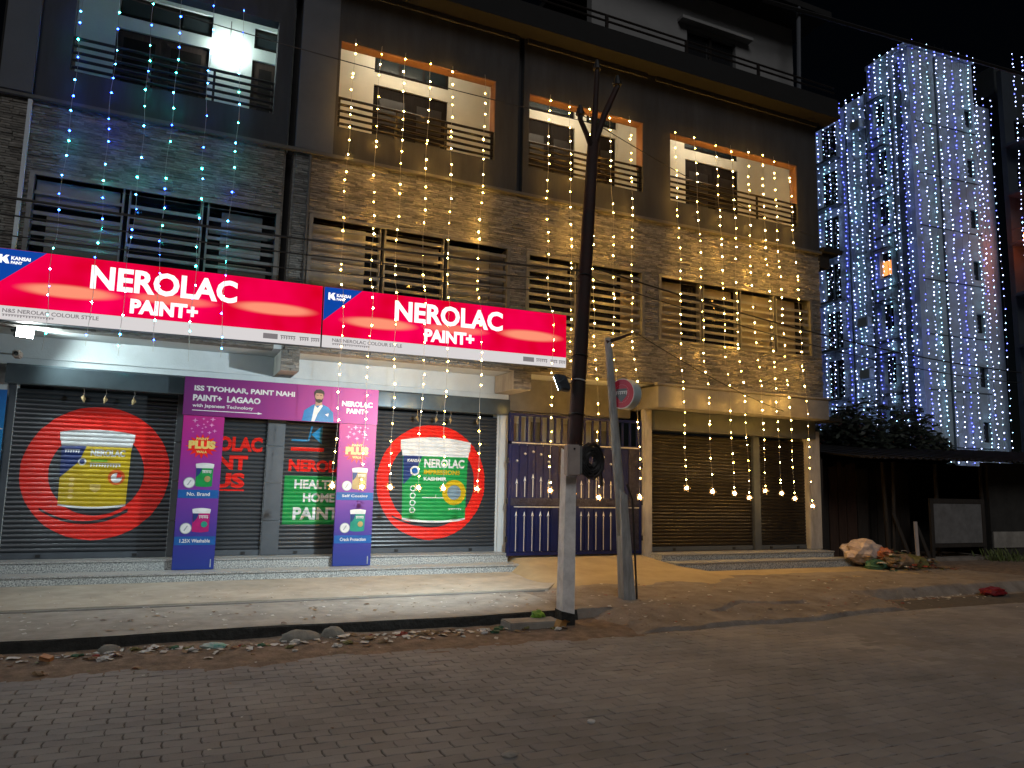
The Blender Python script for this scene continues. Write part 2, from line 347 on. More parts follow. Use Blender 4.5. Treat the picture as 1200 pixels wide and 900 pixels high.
# interlocking pavers: zigzag outline, 300 nearest as single pieces, the rest one field
PW, PD = .225, .125
def paver_mesh():
    g = .004; zx = .018; mb = MB()
    hw, hd = PW/2-g, PD/2-g
    prof = [(-hw, -hd), (-hw/2, -hd+zx*.0), (-hw/4, -hd-zx*.35), (hw/4, -hd-zx*.35), (hw/2, -hd), (hw, -hd), (hw-zx*.4, 0), (hw, hd), (hw/2, hd), (hw/4, hd-zx*.35), (-hw/4, hd-zx*.35), (-hw/2, hd), (-hw, hd), (-hw-zx*.4+.0, 0)]
    n = len(prof); top = [(x*.965, y*.94, .004) for x, y in prof]; mid = [(x, y, 0) for x, y in prof]; low = [(x, y, -.012) for x, y in prof]
    fs = [tuple(range(n))] + [(n+i, n+(i+1) % n, (i+1) % n, i) for i in range(n)] + [(2*n+i, 2*n+(i+1) % n, n+(i+1) % n, n+i) for i in range(n)]
    return mb.add(top+mid+low, fs)
pm = paver_mesh(); pme = pm.mesh('paver', M['paver'])
spots = []
rng = random.Random(11)
for j in range(-70, 1):
    y = -5.2+j*PD
    for i in range(-40, 90):
        x = i*PW+(PW/2 if j % 2 else 0)+rng.uniform(-.004, .004)
        if y > -14: spots.append((x, y+rng.uniform(-.003, .003), (rng.uniform(-.0012, .0016) if rng.random() > .05 else -.004), rng.uniform(-.009, .009), rng.uniform(-.006, .006), rng.uniform(-.02, .02)))
def in_view(x, y):
    d = Vector((x, y+12.827, -1.65)); z = d.dot(_f)
    if z < .5: return False
    return abs(d.dot(_r)/z*880) < 590 and 20-450 < -d.dot(_u)/z*880 < 448
vis = sorted([s for s in spots if in_view(s[0], s[1])], key=lambda s: s[0]**2+(s[1]+12.827)**2)
near = set(vis[:300])
for s in vis[:300]:
    o = link('paver', pme, road, (s[0], s[1], s[2]), (s[3], s[4], s[5]*1.2))
rest = MB()
for s in spots:
    if s in near or s[0] > 15 or s[0] < -6 or (s[1] < -9.9 and not (-3 < s[0] < 9)): continue
    c, sn = math.cos(s[5]), math.sin(s[5])
    rest.add([(s[0]+x*c-y*sn, s[1]+x*sn+y*c, s[2]+z+x*s[4]*.4+y*s[3]*.4) for x, y, z in pm.v], pm.f)
rest.build('paver_field', M['paver'], road, kind='stuff')

# dust and grit lying in drifts over the pavers, filling the joints where it is deep
DUST = mat('road_dust', (.26, .256, .252), .95, noise=.4, nscale=3.5, bump=.5, bscale=120, col2=(.19, .187, .184))
def dust_z(x, y):
    return -.0035+.0085*nz(x, y, .55, 21)+.005*nz(x, y, 1.7, 22)+.0035*nz(x, y, 6, 23)+.0022*max(0, min(1.6, (x-3.2)*.35))+.003*max(0, 1-(-5.4-y)/.7)
field('road_dust', DUST, -5, 15, 330, -10.2, -5.3, 90, dust_z, kind='stuff', label='grey dust drifted over the road pavers', cat='dust')

# raised footway with its black kerb face, a low second level at the back
def walk_edge(x): return -4.5+.03*math.sin(x*1.7)+.05*nz(x, 0, .9, 2)
XW = 4.75
def footway():
    mb = MB(); n = 60; xs = [-30+(XW+30)*(i/n)**.5 for i in range(n+1)]
    vs = [(x, walk_edge(x), .15+.004*nz(x, 1, 3)) for x in xs]+[(x, -2.85, .152) for x in xs]
    mb.add(vs, [(i, i+1, n+2+i, n+1+i) for i in range(n)]); return mb, xs
fmb, xs = footway(); walk = fmb.build('sidewalk', M['walk2'], kind='structure', label='raised grey concrete footway before the shop front')
kb = MB(); n = len(xs)
vs = []
for x in xs:
    e = walk_edge(x)
    for k, (dy, z) in enumerate(((.0, .15), (-.012, .135), (-.03, .07), (-.05, -.03))): vs.append((x, e+dy+.018*nz(x*2, k*.7, 2.4, 5), z+.006*nz(x*3, k, 2, 6)))
kb.add(vs, [(4*i+k+1, 4*i+5+k, 4*i+4+k, 4*i+k) for i in range(n-1) for k in range(3)])
kb.build('kerb', M['kerb'], walk)
MBs = MB()
MBs.add([(-30, -2.85, .175), (5.2, -2.85, .175), (5.6, -2.3, .176), (5.75, -.8, .18), (-30, -.8, .18), (-30, -2.86, .1), (5.2, -2.86, .1), (5.6, -2.3, .1), (5.75, -.8, .1)],
        [(0, 1, 2, 3, 4), (5, 6, 1, 0), (6, 7, 2, 1), (7, 8, 3, 2)])
MBs.build('walk_terrace', M['walk'], walk)
box('edge_band', mat('edge_band', (.2, .19, .175), .9, noise=.3, nscale=6), walk, -30, 5.1, -2.935, -2.862, .1, .163)
# right side: trodden slope between footway and road, then a broken kerb again
def slope_z(x, y):
    e = -5.38+.16*nz(x, 0, .9, 3)+.07*nz(x, 0, 3.1, 6)+(.3 if x > 8.2 else 0)*min(1, max(0, x-8.2))
    t = min(max((y-e)/.95, 0), 1); lip = min(max((y-e)/.05+.5, 0), 1)
    z = (.05+.10*t*t*(3-2*t))*lip+.010*nz(x, y, 5, 1)*lip+.022*nz(x, y, 1.6, 2)*lip-.015*(1-lip)
    c = abs(y-(-4.75+.25*nz(x, 0, 1.2, 9)+.1*(x-7)))
    if 6.6 < x < 8.4 and c < .06: z -= .05*(1-c/.06)
    k = min(max((x-XW+.02)/.7, 0), 1) if y < -4.45 else 1
    z = z*k*k*(3-2*k)-.01*(1-k)
    if x > 9.6: z -= min((x-9.6)*1.1, 1)*.15*max(0, min(1, (-4.1-y)/.15))
    return max(z, -.03)
field('earth_slope', M['earth2'], XW-.06, 15, 210, -5.9, -2.1, 124, slope_z, smooth=False, kind='structure')
def dirt_z(x, y):
    t = (y+5.75)/1.3+.22*nz(x, 0, .7, 11)
    return -.012+.05*min(1, max(0, t*1.6))+.014*nz(x, y, 3.2, 4)*min(1, t*2+.2)+.008*nz(x, y, 11, 5)+.03*max(0, nz(x, y, 1.3, 8))*t
field('dirt_verge', M['earth'], -14, XW+1.0, 170, -5.85, -4.42, 22, dirt_z, kind='structure')
field('far_verge', M['earth'], 9.4, 60, 120, -6.2, 4, 30, lambda x, y: (.05 if y > -4.05 else -.012)+.02*nz(x, y, 2, 9)+.012*nz(x, y, 7, 3)+(.0 if y < -4.1 else .05), kind='structure')
fk = MB(); prev = None
for i in range(40):
    x = 10.4+i*.28; y = -4.06+.05*nz(x, 0, 1.4, 12); fk.bevbox(x, x+.275, y-.06, y+.1, -.05, .11+.012*nz(x, 3, 3), .012)
fk.build('broken_kerb', M['kerb'], kind='structure', label='dark broken kerb beyond the trodden slope')
def apron_z(x, y):
    t = min(max((y+2.75)/2.65, 0), 1); z = .13+.27*t
    k = min(max((x-5.05-.55*t)/.3, 0), 1); k = k*k*(3-2*k)
    if x > 8.5: k *= max(0, 1-(x-8.5)/.9)
    return .14+(z-.14)*k+.004*nz(x, y, 2.2, 7)
field('gate_apron', M['apron'], 5.05, 13.7, 70, -2.75, -.06, 24, apron_z, kind='structure')

# ================================================================== MAIN BUILDING
T = -.9
B = empty('corner_building', (0, 0, 0), label='three storey building with stone clad front, balconies and shuttered shops', cat='building')
WIN = ((-2.0, 1.32, 4.45, 5.82), (1.83, 5.32, 4.45, 5.86), (5.7, 8.2, 4.57, 5.82), (8.6, 12.6, 4.57, 5.8))
BAL = ((-1.69, 1.14, 7.45, 9.03), (2.15, 4.98, 7.47, 9.0), (5.67, 8.2, 7.47, 8.93), (8.86, 12.3, 7.43, 8.87))
GROOVE = (1.38, 1.5, 3.3, 10.0)
GROOVE2 = (5.44, 5.55, 6.9, 10.0)
pierced(-2.6, 12.9, 3.67, 6.9, -.86, -.62, [w for w in WIN]+[GROOVE]).build('stone_backing', M['stone'], B)
pw = pierced(1.5, 12.9, 6.96, 10.0, T, -.68, list(BAL)+[GROOVE2]).build('plaster_wall', M['plaster'], B)
pierced(-2.1, 1.38, 6.96, 10.0, T+.004, -.68, list(BAL)).build('plaster_wall', M['plaster'], B)
box('pilaster', M['plaster2'], B, -2.5, -2.1, -.97, -.7, 6.96, 10, b=.008)
box('pilaster', M['plaster2'], B, 1.5, 2.1, -.935, -.899, 6.96, 10, b=.006)
box('stone_ledge', M['stone_trim'], B, -2.65, 12.93, -.955, -.86, 6.9, 6.955, b=.006)
box('groove_back', M['dark'], B, 1.3, 1.6, -.6, -.55, 3.82, 10)
box('groove_back', M['dark'], B, 5.4, 5.6, -.67, -.64, 6.9, 10)
box('pipe_or_shade_strip', M['black'], B, 5.47, 5.53, -.8, -.72, 6.96, 10)  # dark strip put in for the shade of an inner corner, no pipe
box('corner_trim', M['white_wall'], B, -2.14, -2.09, -.95, -.861, 4.3, 6.88, b=.004)
box('corner_trim', M['stone_trim'], B, 1.74, 1.775, -.93, -.861, 4.5, 6.88, b=.004)
# split-face stone strips
sm = MB(); rng = random.Random(5)
rows = 88; rh = (6.9-3.67)/rows
for j in range(rows):
    z0 = 3.67+j*rh; x = -2.6+rng.uniform(-.2, 0)
    while x < 12.9:
        w = rng.uniform(.09, .34); a, b = max(x, -2.6), min(x+w, 12.9); x += w
        zc = z0+rh/2; segs = [(a, b)]
        for h in list(WIN)+[GROOVE]:
            if h[2]-.03 < zc < h[3]+.03:
                out = []
                for p, q in segs:
                    if q <= h[0]-.03 or p >= h[1]+.03: out.append((p, q)); continue
                    if p < h[0]-.03: out.append((p, h[0]-.03))
                    if q > h[1]+.03: out.append((h[1]+.03, q))
                segs = out
        for p, q in segs:
            if q-p < .02: continue
            y = -.872-rng.random()**1.5*.022; t = rng.uniform(-.006, .006)
            sm.add([(p+.002, -.86, z0), (q-.002, -.86, z0), (q-.002, -.86, z0+rh), (p+.002, -.86, z0+rh), (p+.004, y, z0+.004), (q-.004, y+t, z0+.004), (q-.004, y+t-.003, z0+rh-.005), (p+.004, y-.003, z0+rh-.005)],
                   [(4, 5, 6, 7), (0, 1, 5, 4), (1, 2, 6, 5), (2, 3, 7, 6), (3, 0, 4, 7)])
sm.build('stone_cladding', M['stone'], B, kind='stuff')
# pilaster ends that drop below the soffit, stone faced
for x0, x1 in ((1.5, 1.78), (5.48, 5.82)):
    bm_ = MB().box(x0, x1, -.86, -.02, 3.34, 3.665); bm_.build('beam_end', M['fascia'], B)
    st = MB()
    for j in range(7):
        z0 = 3.34+j*.0465; x = x0
        while x < x1-.01:
            w = min(rng.uniform(.1, .25), x1-x); y = -.875-rng.random()*.03; st.box(x+.002, x+w-.002, y, -.861, z0+.002, z0+.044); x += w
    st.build('stone_facing', M['stone'], B, kind='stuff')
# outer shell behind the front
box('side_wall', M['stone'], B, 12.7, 12.9, -.62, 7, 3.67, 10)
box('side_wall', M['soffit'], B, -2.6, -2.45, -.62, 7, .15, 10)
box('shop_soffit', M['white_wall'], B, -2.6, 12.9, -.855, .25, 3.672, 3.8)
box('room_back', M['dark'], B, -2.45, 12.7, .3, .35, 3.81, 6.88)
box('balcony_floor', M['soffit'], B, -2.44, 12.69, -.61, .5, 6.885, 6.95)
# ground floor wall, hood, posts
SH = ((-2.04, .1), (.2, 1.47), (1.75, 3.0), (3.2, 5.56))
pierced(-2.6, 5.78, .1, 3.67, 0, .2, [(a, b, .45, 3.0) for a, b in SH]).build('shop_wall', M['white_wall'], B)
box('shop_wall', M['fascia2'], B, 5.785, 8.5, 0, .2, 3.05, 3.67)
for a, b in ((.1, .2), (1.47, 1.75), (3.0, 3.2)):
    p = MB()
    for z0, z1 in ((.46, 1.0), (1.004, 1.6), (1.604, 2.2), (2.204, 2.93)): p.bevbox(a+.002, b-.002, -.045, -.001, z0, z1, .006)
    p.build('shutter_post', M['post'], B)
box('shutter_post', M['post'], B, -2.13, -2.045, -.03, -.001, .45, 2.93, b=.005)
hd = MB(); hx0, hx1 = -2.16, 5.7
prof = [(0, 2.93), (-.25, 2.93), (-.262, 2.945), (-.255, 3.19), (-.235, 3.22), (0, 3.225)]
hn = 26
for i in range(hn+1):
    x = hx0+(hx1-hx0)*i/hn
    for y, z in prof: hd.v.append((x, y+(.007*nz(x, z*2, 1.7, 3) if y < -.2 else 0), z+.004*nz(x, 0, .8, 4)))
for i in range(hn):
    for k in range(5): hd.f.append((6*i+k, 6*i+k+1, 6*i+7+k, 6*i+6+k)); hd.m.append(0)
hd.f += [tuple(range(6)), tuple(6*hn+k for k in range(6))[::-1]]; hd.m += [0, 0]
hd.build('shutter_hood', M['hood'], B)
box('wall_conduit', M['white_wall'], B, -2.1, 5.6, -.025, -.001, 3.34, 3.365)
# steps
GR = [M['granite'], M['granite_edge']]
def step(x0, x1, y0, y1, z0, z1):
    mb = MB().bevbox(x0, x1, y0+.02, y1, z0, z1-.028, .004, 0).bevbox(x0-.005, x1+.005, y0, y1, z1-.026, z1, .006, 1)
    return mb.build('granite_step', GR, B)
step(-2.6, 5.66, -.40, -.002, .12, .45); step(-2.6, 5.78, -.86, -.405, .12, .30)
step(8.62, 13.05, -.9, -.402, .15, .42); step(8.66, 13.5, -1.3, -.905, .12, .30)
box('gate_pier', M['white_wall'], B, 5.59, 5.78, -.06, -.003, .4, 2.95, b=.01)
# right shop
box('shop_pillar', M['fascia'], B, 8.5, 8.68, -.5, -.37, .3, 3.2, b=.012)
box('shop_pillar', M['fascia'], B, 12.8, 13.15, -.5, .2, .42, 2.98, b=.012)
box('fascia_beam', M['fascia2'], B, 8.5, 12.97, -.96, -.0, 3.2, 3.62, b=.01)
box('fascia_lip', M['fascia2'], B, 8.46, 13.0, -.99, -.86, 3.625, 3.68, b=.012)
box('side_ledge', M['soffit'], B, 12.95, 13.35, -.95, .5, 3.18, 3.25)
box('shutter_hood', M['post'], B, 8.69, 12.98, -.56, -.05, 2.8, 3.195, b=.01)
box('shutter_post', M['post'], B, 11.3, 11.48, -.44, -.2, .42, 2.8, b=.006)
box('gate_passage_wall', M['white_wall'], B, 5.79, 8.49, .5, .55, .2, 3.66)
for i, (a, b, c, d) in enumerate(((5.9, 6.25, 2.0, 2.85), (6.5, 6.75, 1.9, 2.9), (7.2, 7.5, 2.1, 2.9), (7.9, 8.3, 1.9, 2.8))):
    box('passage_notice', M['curtain'] if i % 2 else M['fascia'], B, a, b, .48, .497, c, d)

# roller shutters: every slat its own piece
def roller(x0, x1, z0, z1, y, m, label):
    s = empty('roller_shutter', (0, y, 0), B, label=label)
    mb = MB(); vs = []
    for t in SLAT_T: vs += [(x0, slat_y(t), t*SLAT_H), (x1, slat_y(t), t*SLAT_H)]
    mb.add(vs, [(2*k, 2*k+1, 2*k+3, 2*k+2) for k in range(len(SLAT_T)-1)])
    me = mb.mesh('slat', m); nsl = int((z1-z0)/SLAT_H)
    for k in range(nsl): link('slat', me, s, (0, 0, z0+k*SLAT_H))
    box('bottom_rail', M['post'], s, x0, x1, -.03, .0, z0-.09, z0-.002, b=.004)
    for xx in (x0+.22*(x1-x0), x0+.8*(x1-x0)): box('lock_hasp', M['black'], s, xx-.03, xx+.03, -.05, -.031, z0-.07, z0-.03)
    return s
ZS = .545
s1 = roller(*SH[0], ZS, 2.95, .03, M['shutter'], 'dark steel shutter painted with a yellow paint tub in a red ring')
s2 = roller(*SH[1], ZS, 2.95, .03, M['shutter'], 'dark steel shutter with red lettering')
s3 = roller(*SH[2], ZS, 2.95, .03, M['shutter'], 'dark steel shutter with a green lettered panel')
s4 = roller(*SH[3], ZS, 2.95, .03, M['shutter'], 'dark steel shutter painted with a green paint tub in a red ring')
s5 = roller(8.7, 11.29, .52, 2.8, -.36, M['shutter_old'], 'wide brown steel shutter hung behind warm light strings')
s6 = roller(11.49, 12.79, .52, 2.8, -.36, M['shutter_old'], 'narrow brown steel shutter beside the end pillar')

def tub(x0, x1, z0, z1, body, lid=.2, taper=.03):
    """outline pieces of a paint tub: lid, body, base edge"""
    h = z1-z0; w = x1-x0; t = w*taper; zl = z1-h*lid
    rim = [(x0-w*.03+w*1.06*i/14, z1-.012*0-(h*.045)*((i/7-1)**2)) for i in range(15)]
    lidp = poly(*([(x0-w*.02, zl+h*.045)]+rim[:1]+rim[1:-1]+rim[-1:]+[(x1+w*.02, zl+h*.045), (x1, zl+h*.04), (x1-.004*w, zl-h*.02), (x0+.004*w, zl-h*.02), (x0, zl+h*.04)]))
    bot = [(x1-t-(w-2*t)*i/12, z0+h*.035*((i/6-1)**2)) for i in range(13)]
    bodyp = poly(*([(x0+.01*w, zl), (x1-.01*w, zl)][::-1]+bot[::1])) if False else poly(*([(x0+.01*w, zl), (x0+t, z0+h*.035)]+bot[::-1][1:-1]+[(x1-t, z0+h*.035), (x1-.01*w, zl)]))
    base = poly(*([(x0+t, z0+h*.035)]+bot[::-1][1:-1]+[(x1-t, z0+h*.035), (x1-t, z0+h*.012)]+[(p[0], p[1]-h*.025) for p in bot[1:-1]]+[(x0+t, z0+h*.012)]))
    return lidp, bodyp, base
def paint(s, z0, layer, name, shape, c): return painted(name, shape, INK[c], s, z0, layer)
# left shutter art
P1 = lambda l, n, sh, c: paint(s1, ZS, l, n, sh, c)
P1(1, 'painted_ring', ring(-.92, 1.70, .63, .985, jag=.006), 'red')
P1(2, 'painted_gap', join(*[poly((-1.62+1.15*i/12, .955+.19*((i/6-1)**2)-.02*i/12), (-1.62+1.15*(i+1)/12, .955+.19*(((i+1)/6-1)**2)-.02*(i+1)/12), (-1.62+1.15*(i+1)/12, .955+.19*(((i+1)/6-1)**2)+.035), (-1.62+1.15*i/12, .955+.19*((i/6-1)**2)+.035)) for i in range(12)]), 'dark')
lid, body, base = tub(-1.42, -.48, 1.2, 2.34, 'yellow')
P1(3, 'tub_body', body, 'yellow'); P1(4, 'tub_lid', lid, 'white'); P1(4, 'tub_base', base, 'white')
P1(4, 'tub_corner', poly((-1.41, 2.09), (-1.09, 2.09), (-1.17, 1.86), (-1.40, 1.62)), 'blue')
P1(4, 'tub_swoosh', poly((-1.40, 1.62), (-1.17, 1.86), (-1.12, 1.80), (-1.36, 1.55)), 'yellow')
P1(5, 'tub_badge', disc(-1.13, 1.86, .055, n=18), 'white'); P1(6, 'tub_badge_mark', disc(-1.13, 1.86, .035, n=14), 'blue')
P1(5, 'tub_logo', scribble(-1.37, -1.17, 1.98, 2.04, 6), 'white')
P1(5, 'tub_lettering', text('NEROLAC', -1.03, -.57, 1.945, 2.05, .05), 'white')
P1(5, 'tub_green_line', rect(-1.02, -.8, 1.865, 1.905), 'lime')
P1(5, 'tub_small_print', scribble(-1.03, -.62, 1.78, 1.845, 11), 'white')
P1(5, 'tub_seal', disc(-.66, 1.64, .115, n=26), 'orange'); P1(6, 'tub_seal_face', disc(-.66, 1.63, .075, n=22), 'white'); P1(7, 'tub_seal_mark', poly((-.66, 1.63), (-.59, 1.64), (-.6, 1.71), (-.65, 1.72)), 'red')
P1(5, 'tub_shield', poly((-1.0, 1.53), (-.86, 1.53), (-.86, 1.46), (-.93, 1.40), (-1.0, 1.46)), 'gold')
P1(5, 'tub_side_marks', join(*[disc(-1.24, 1.60-.085*i, .035, n=12) for i in range(4)]), 'gold')
# right shutter art
P4 = lambda l, n, sh, c: paint(s4, ZS, l, n, sh, c)
P4(1, 'painted_ring', ring(4.33, 1.68, .80, 1.01, jag=.006), 'red')
P4(2, 'painted_gap', join(*[poly((3.62+1.25*i/12, .90+.16*((i/6-1)**2)), (3.62+1.25*(i+1)/12, .90+.16*(((i+1)/6-1)**2)), (3.62+1.25*(i+1)/12, .935+.16*(((i+1)/6-1)**2)), (3.62+1.25*i/12, .935+.16*((i/6-1)**2))) for i in range(12)]), 'dark')
lid, body, base = tub(3.76, 5.01, 1.0, 2.47, 'green', .21)
P4(3, 'tub_body', body, 'green'); P4(4, 'tub_lid', lid, 'white'); P4(4, 'tub_base', base, 'white')
P4(4, 'tub_corner', poly((3.78, 2.14), (4.13, 2.14), (4.02, 1.86), (3.80, 1.62)), 'blue')
P4(5, 'tub_badge', disc(4.0, 1.87, .085, n=22), 'white'); P4(6, 'tub_badge_mark', disc(4.0, 1.87, .055, n=16), 'band')
P4(5, 'tub_logo', text('KANSAI', 3.86, 4.1, 2.02, 2.075, .04), 'white')
P4(5, 'tub_lettering', text('NEROLAC', 4.17, 4.93, 1.93, 2.09, .04), 'white')
P4(5, 'tub_name', text('IMPRESSIONS', 4.17, 4.85, 1.81, 1.895, .04), 'yellow')
P4(5, 'tub_name', text('KASHMIR', 4.17, 4.6, 1.70, 1.77, .04), 'white')
P4(5, 'tub_seal', ring(4.75, 1.50, .13, .225, n=34), 'yellow'); P4(5, 'tub_seal_face', disc(4.75, 1.50, .13, n=28), 'bluegreen')
P4(5, 'tub_side_marks', join(*[ring(3.98, 1.56-.125*i, .035, .055, n=16) for i in range(4)]), 'white')
P4(5, 'tub_fine_line', join(rect(4.15, 4.55, 1.395, 1.41), rect(4.4, 4.41, 1.41, 1.46), scribble(4.65, 4.9, 1.19, 1.22, 7)), 'white')
# middle shutters
for w, x1, za, zb in (('NEROLAC', 1.41, 2.09, 2.33), ('PAINT', 1.2, 1.80, 2.03), ('PLUS', 1.17, 1.51, 1.75)):
    paint(s2, ZS, 1, 'painted_lettering', text(w, .26, x1, za, zb, .05), 'red')
paint(s2, ZS, 1, 'painted_underline', rect(.6, 1.17, 1.465, 1.49), 'red')
P3 = lambda l, n, sh, c: paint(s3, ZS, l, n, sh, c)
P3(1, 'painted_blue_line', join(poly((1.86, 2.3), (2.12, 2.3), (2.12, 2.33), (1.86, 2.33)), poly((2.122, 2.3), (2.15, 2.31), (2.2, 2.56), (2.17, 2.56)), poly((2.18, 2.42), (2.36, 2.58), (2.36, 2.26))), 'sky')
P3(1, 'painted_red_bar', rect(1.86, 2.4, 2.14, 2.2), 'red')
P3(1, 'painted_lettering', text('NEROLAC', 1.84, 2.94, 1.80, 2.0, .05), 'red')
P3(1, 'painted_green_panel', rect(1.79, 2.94, .94, 1.73), 'green')
P3(2, 'painted_lettering', text('HEALTHY', 1.95, 2.78, 1.52, 1.67, .04), 'white')
P3(2, 'painted_lettering', text('HOME', 2.1, 2.62, 1.30, 1.45, .04), 'white')
P3(2, 'painted_lettering', text('PAINTS', 1.95, 2.82, 1.01, 1.22, .04), 'white')

# first-floor windows with bar grilles
def window(x0, x1, z0, z1, mull, sash, label):
    w = empty('grille_window', (0, 0, 0), B, label=label)
    MBf = MB()
    for a, b, c, d in ((x0-.03, x1+.03, z1, z1+.05), (x0-.03, x1+.03, z0-.05, z0), (x0-.03, x0+.03, z0, z1), (x1-.03, x1+.03, z0, z1)): MBf.box(a, b, -.905, -.70, c, d)
    MBf.build('frame', M['frame'], w)
    ed = [x0+.03]+[m for q in mull for m in (q-.055, q+.055)]+[x1-.03]
    for q in mull:
        box('mullion', M['frame'], w, q-.055, q-.03, -.86, -.74, z0, z1); box('mullion', M['frame'], w, q+.03, q+.055, -.86, -.74, z0, z1)
    nb = int((z1-z0-.06)/.148)
    for k in range(0, len(ed), 2):
        a, b = ed[k], ed[k+1]
        me = MB().bevbox(a, b, -.845, -.825, -.027, .027, .004).mesh('bar', M['bar'])
        for j in range(nb): link('bar', me, w, (0, 0, z0+.1+j*.148))
    for a, b, c, d, m, y in sash: box('sash', M[m], w, a, b, y, y+.03, c, d)
    box('pane', M['pane'], w, x0+.03, x1-.03, -.66, -.65, z0, z1)
window(*WIN[0], (-.81, .26), ((-1.95, -.9, 5.42, 5.78, 'curtain', -.8), (-1.8, -.88, 4.5, 5.3, 'curtain2', -.72), (-.7, .2, 5.35, 5.5, 'curtain2', -.74), (.5, 1.1, 5.0, 5.75, 'curtain', -.74), (.33, 1.28, 5.38, 5.47, 'curtain', -.79), (.5, 1.2, 4.5, 4.95, 'curtain2', -.72)), 'wide barred window under the blue light strings')
window(*WIN[1], (3.02, 4.14), ((1.88, 2.75, 4.5, 5.8, 'curtain', -.76), (4.22, 5.0, 4.5, 5.8, 'curtain', -.76), (3.1, 4.05, 5.42, 5.7, 'curtain2', -.72), (5.02, 5.28, 4.5, 5.8, 'curtain2', -.74)), 'wide barred window with pale sashes above the red sign')
window(*WIN[2], (6.75,), ((5.76, 6.6, 5.58, 5.78, 'curtain', -.74), (7.78, 8.14, 4.6, 5.78, 'curtain2', -.76), (6.85, 7.7, 5.55, 5.78, 'curtain', -.73)), 'barred window behind the utility pole')
window(*WIN[3], (9.65, 10.62, 11.6), ((8.65, 9.2, 4.6, 5.76, 'curtain2', -.76), (10.7, 11.53, 4.6, 5.76, 'curtain2', -.76), (11.67, 12.25, 4.6, 5.76, 'curtain2', -.76), (9.73, 10.5, 5.62, 5.76, 'curtain2', -.74)), 'barred window in the gold lit bay')

# balconies
def balcony(k, x0, x1, z0, z1, wall, railm, doors, vents, label, lintel=True):
    q = empty('balcony', (0, 0, 0), B, label=label)
    X0, X1 = {0: (-2.1, 1.36), 1: (1.75, 5.42), 2: (5.58, 8.5), 3: (8.56, 12.68)}[k]
    holes = [(a, b, 6.95, c) for a, b, c, m in doors]+[(a, b, c, d) for a, b, c, d in vents]
    pierced(X0, X1, 6.952, 9.93, .5, .62, holes).build('back_wall', wall, q)
    box('ceiling', wall, q, X0, X1, -.675, .62, 9.935, 9.985)
    box('side_wall', wall, q, X0-.06, X0-.002, -.675, .5, 6.952, 9.93); box('side_wall', wall, q, X1+.002, X1+.06, -.675, .5, 6.952, 9.93)
    for a, b, c, m in doors:
        d = box('door', M[m], q, a+.002, b-.002, .54, .6, 6.952, c-.002)
        nl = 2 if b-a > .95 else 1
        for i in range(nl):
            u0 = a+(b-a)*i/nl; u1 = a+(b-a)*(i+1)/nl
            box('door_leaf', M[m], d, u0+.04, u1-.04, .52, .541, 7.0, c-.05, b=.008)
            for zz in (7.12, 7.75, 8.4): box('door_panel', M['door'] if m == 'door2' else M['rail'], d, u0+.12, u1-.12, .512, .521, zz, zz+.52, b=.004)
    for a, b, c, d in vents:
        v = box('ventilator', M['door'], q, a+.002, b-.002, .55, .58, c+.002, d-.002)
        n_ = max(1, round((b-a)/.5))
        for i in range(n_):
            u0 = a+.05+(b-a-.06)*i/n_; box('pane', PANE2, v, u0, u0+(b-a-.06)/n_-.05, .535, .549, c+.07, d-.07)
    if lintel:
        box('lintel_glow', M['lintel'], q, x0, x1, T+.01, -.69, z1-.025, z1-.003)  # painted string glow under the lintel and on the jamb
        box('jamb_glow', M['lintel'], q, x1-.02, x1-.003, T+.01, -.69, z0+.55, z1-.026)
    if lintel:
        xm = (x0+x1)/2; box('tube_holder', M['curtain'], q, xm-.62, xm+.62, -.5, -.44, 9.895, 9.933)
        MB().tube([(xm-.6, -.47, 9.87), (xm+.6, -.47, 9.87)], .018, 8).build('tube_lamp', emit('warm_tube', (1, .88, .66), 140), q)
    r = railm
    for i in range(5): MB().tube([(x0+.01, -.84, z0+.09+i*.112), (x1-.01, -.84, z0+.09+i*.112)], .023, 6).build('railing_bar', r, q)
    for xx in (x0+.03, x0+(x1-x0)*.36, x0+(x1-x0)*.68, x1-.03): box('railing_post', r, q, xx-.018, xx+.018, -.835, -.80, z0, z0+.56)
    return q
PANE2 = mat('night_glass', (.012, .018, .022), .2, spec=.35)
balcony(0, *BAL[0], M['pale_wall'], M['rail'], ((-1.29, .15, 9.06, 'door2'), (.86, 1.32, 9.06, 'door2')), ((-1.28, .17, 9.28, 9.68), (.87, 1.33, 9.28, 9.68)), 'balcony with a white lamp and blue light strings', lintel=False)
balcony(1, *BAL[1], M['cream_wall'], M['railbrown'], ((3.05, 4.54, 9.15, 'door'),), ((3.05, 4.55, 9.4, 9.82),), 'cream balcony above the gap between the two red signs')
balcony(2, *BAL[2], M['cream_wall'], M['railbrown'], ((6.2, 7.42, 9.25, 'door'), (7.95, 8.45, 9.25, 'door')), ((6.25, 7.42, 9.45, 9.85), (7.7, 8.48, 9.45, 9.85)), 'cream balcony behind the top of the utility pole')
balcony(3, *BAL[3], M['cream_wall'], M['railbrown'], ((10.32, 11.87, 9.18, 'door'),), ((10.3, 11.88, 9.42, 9.72),), 'cream balcony at the far end of the front')
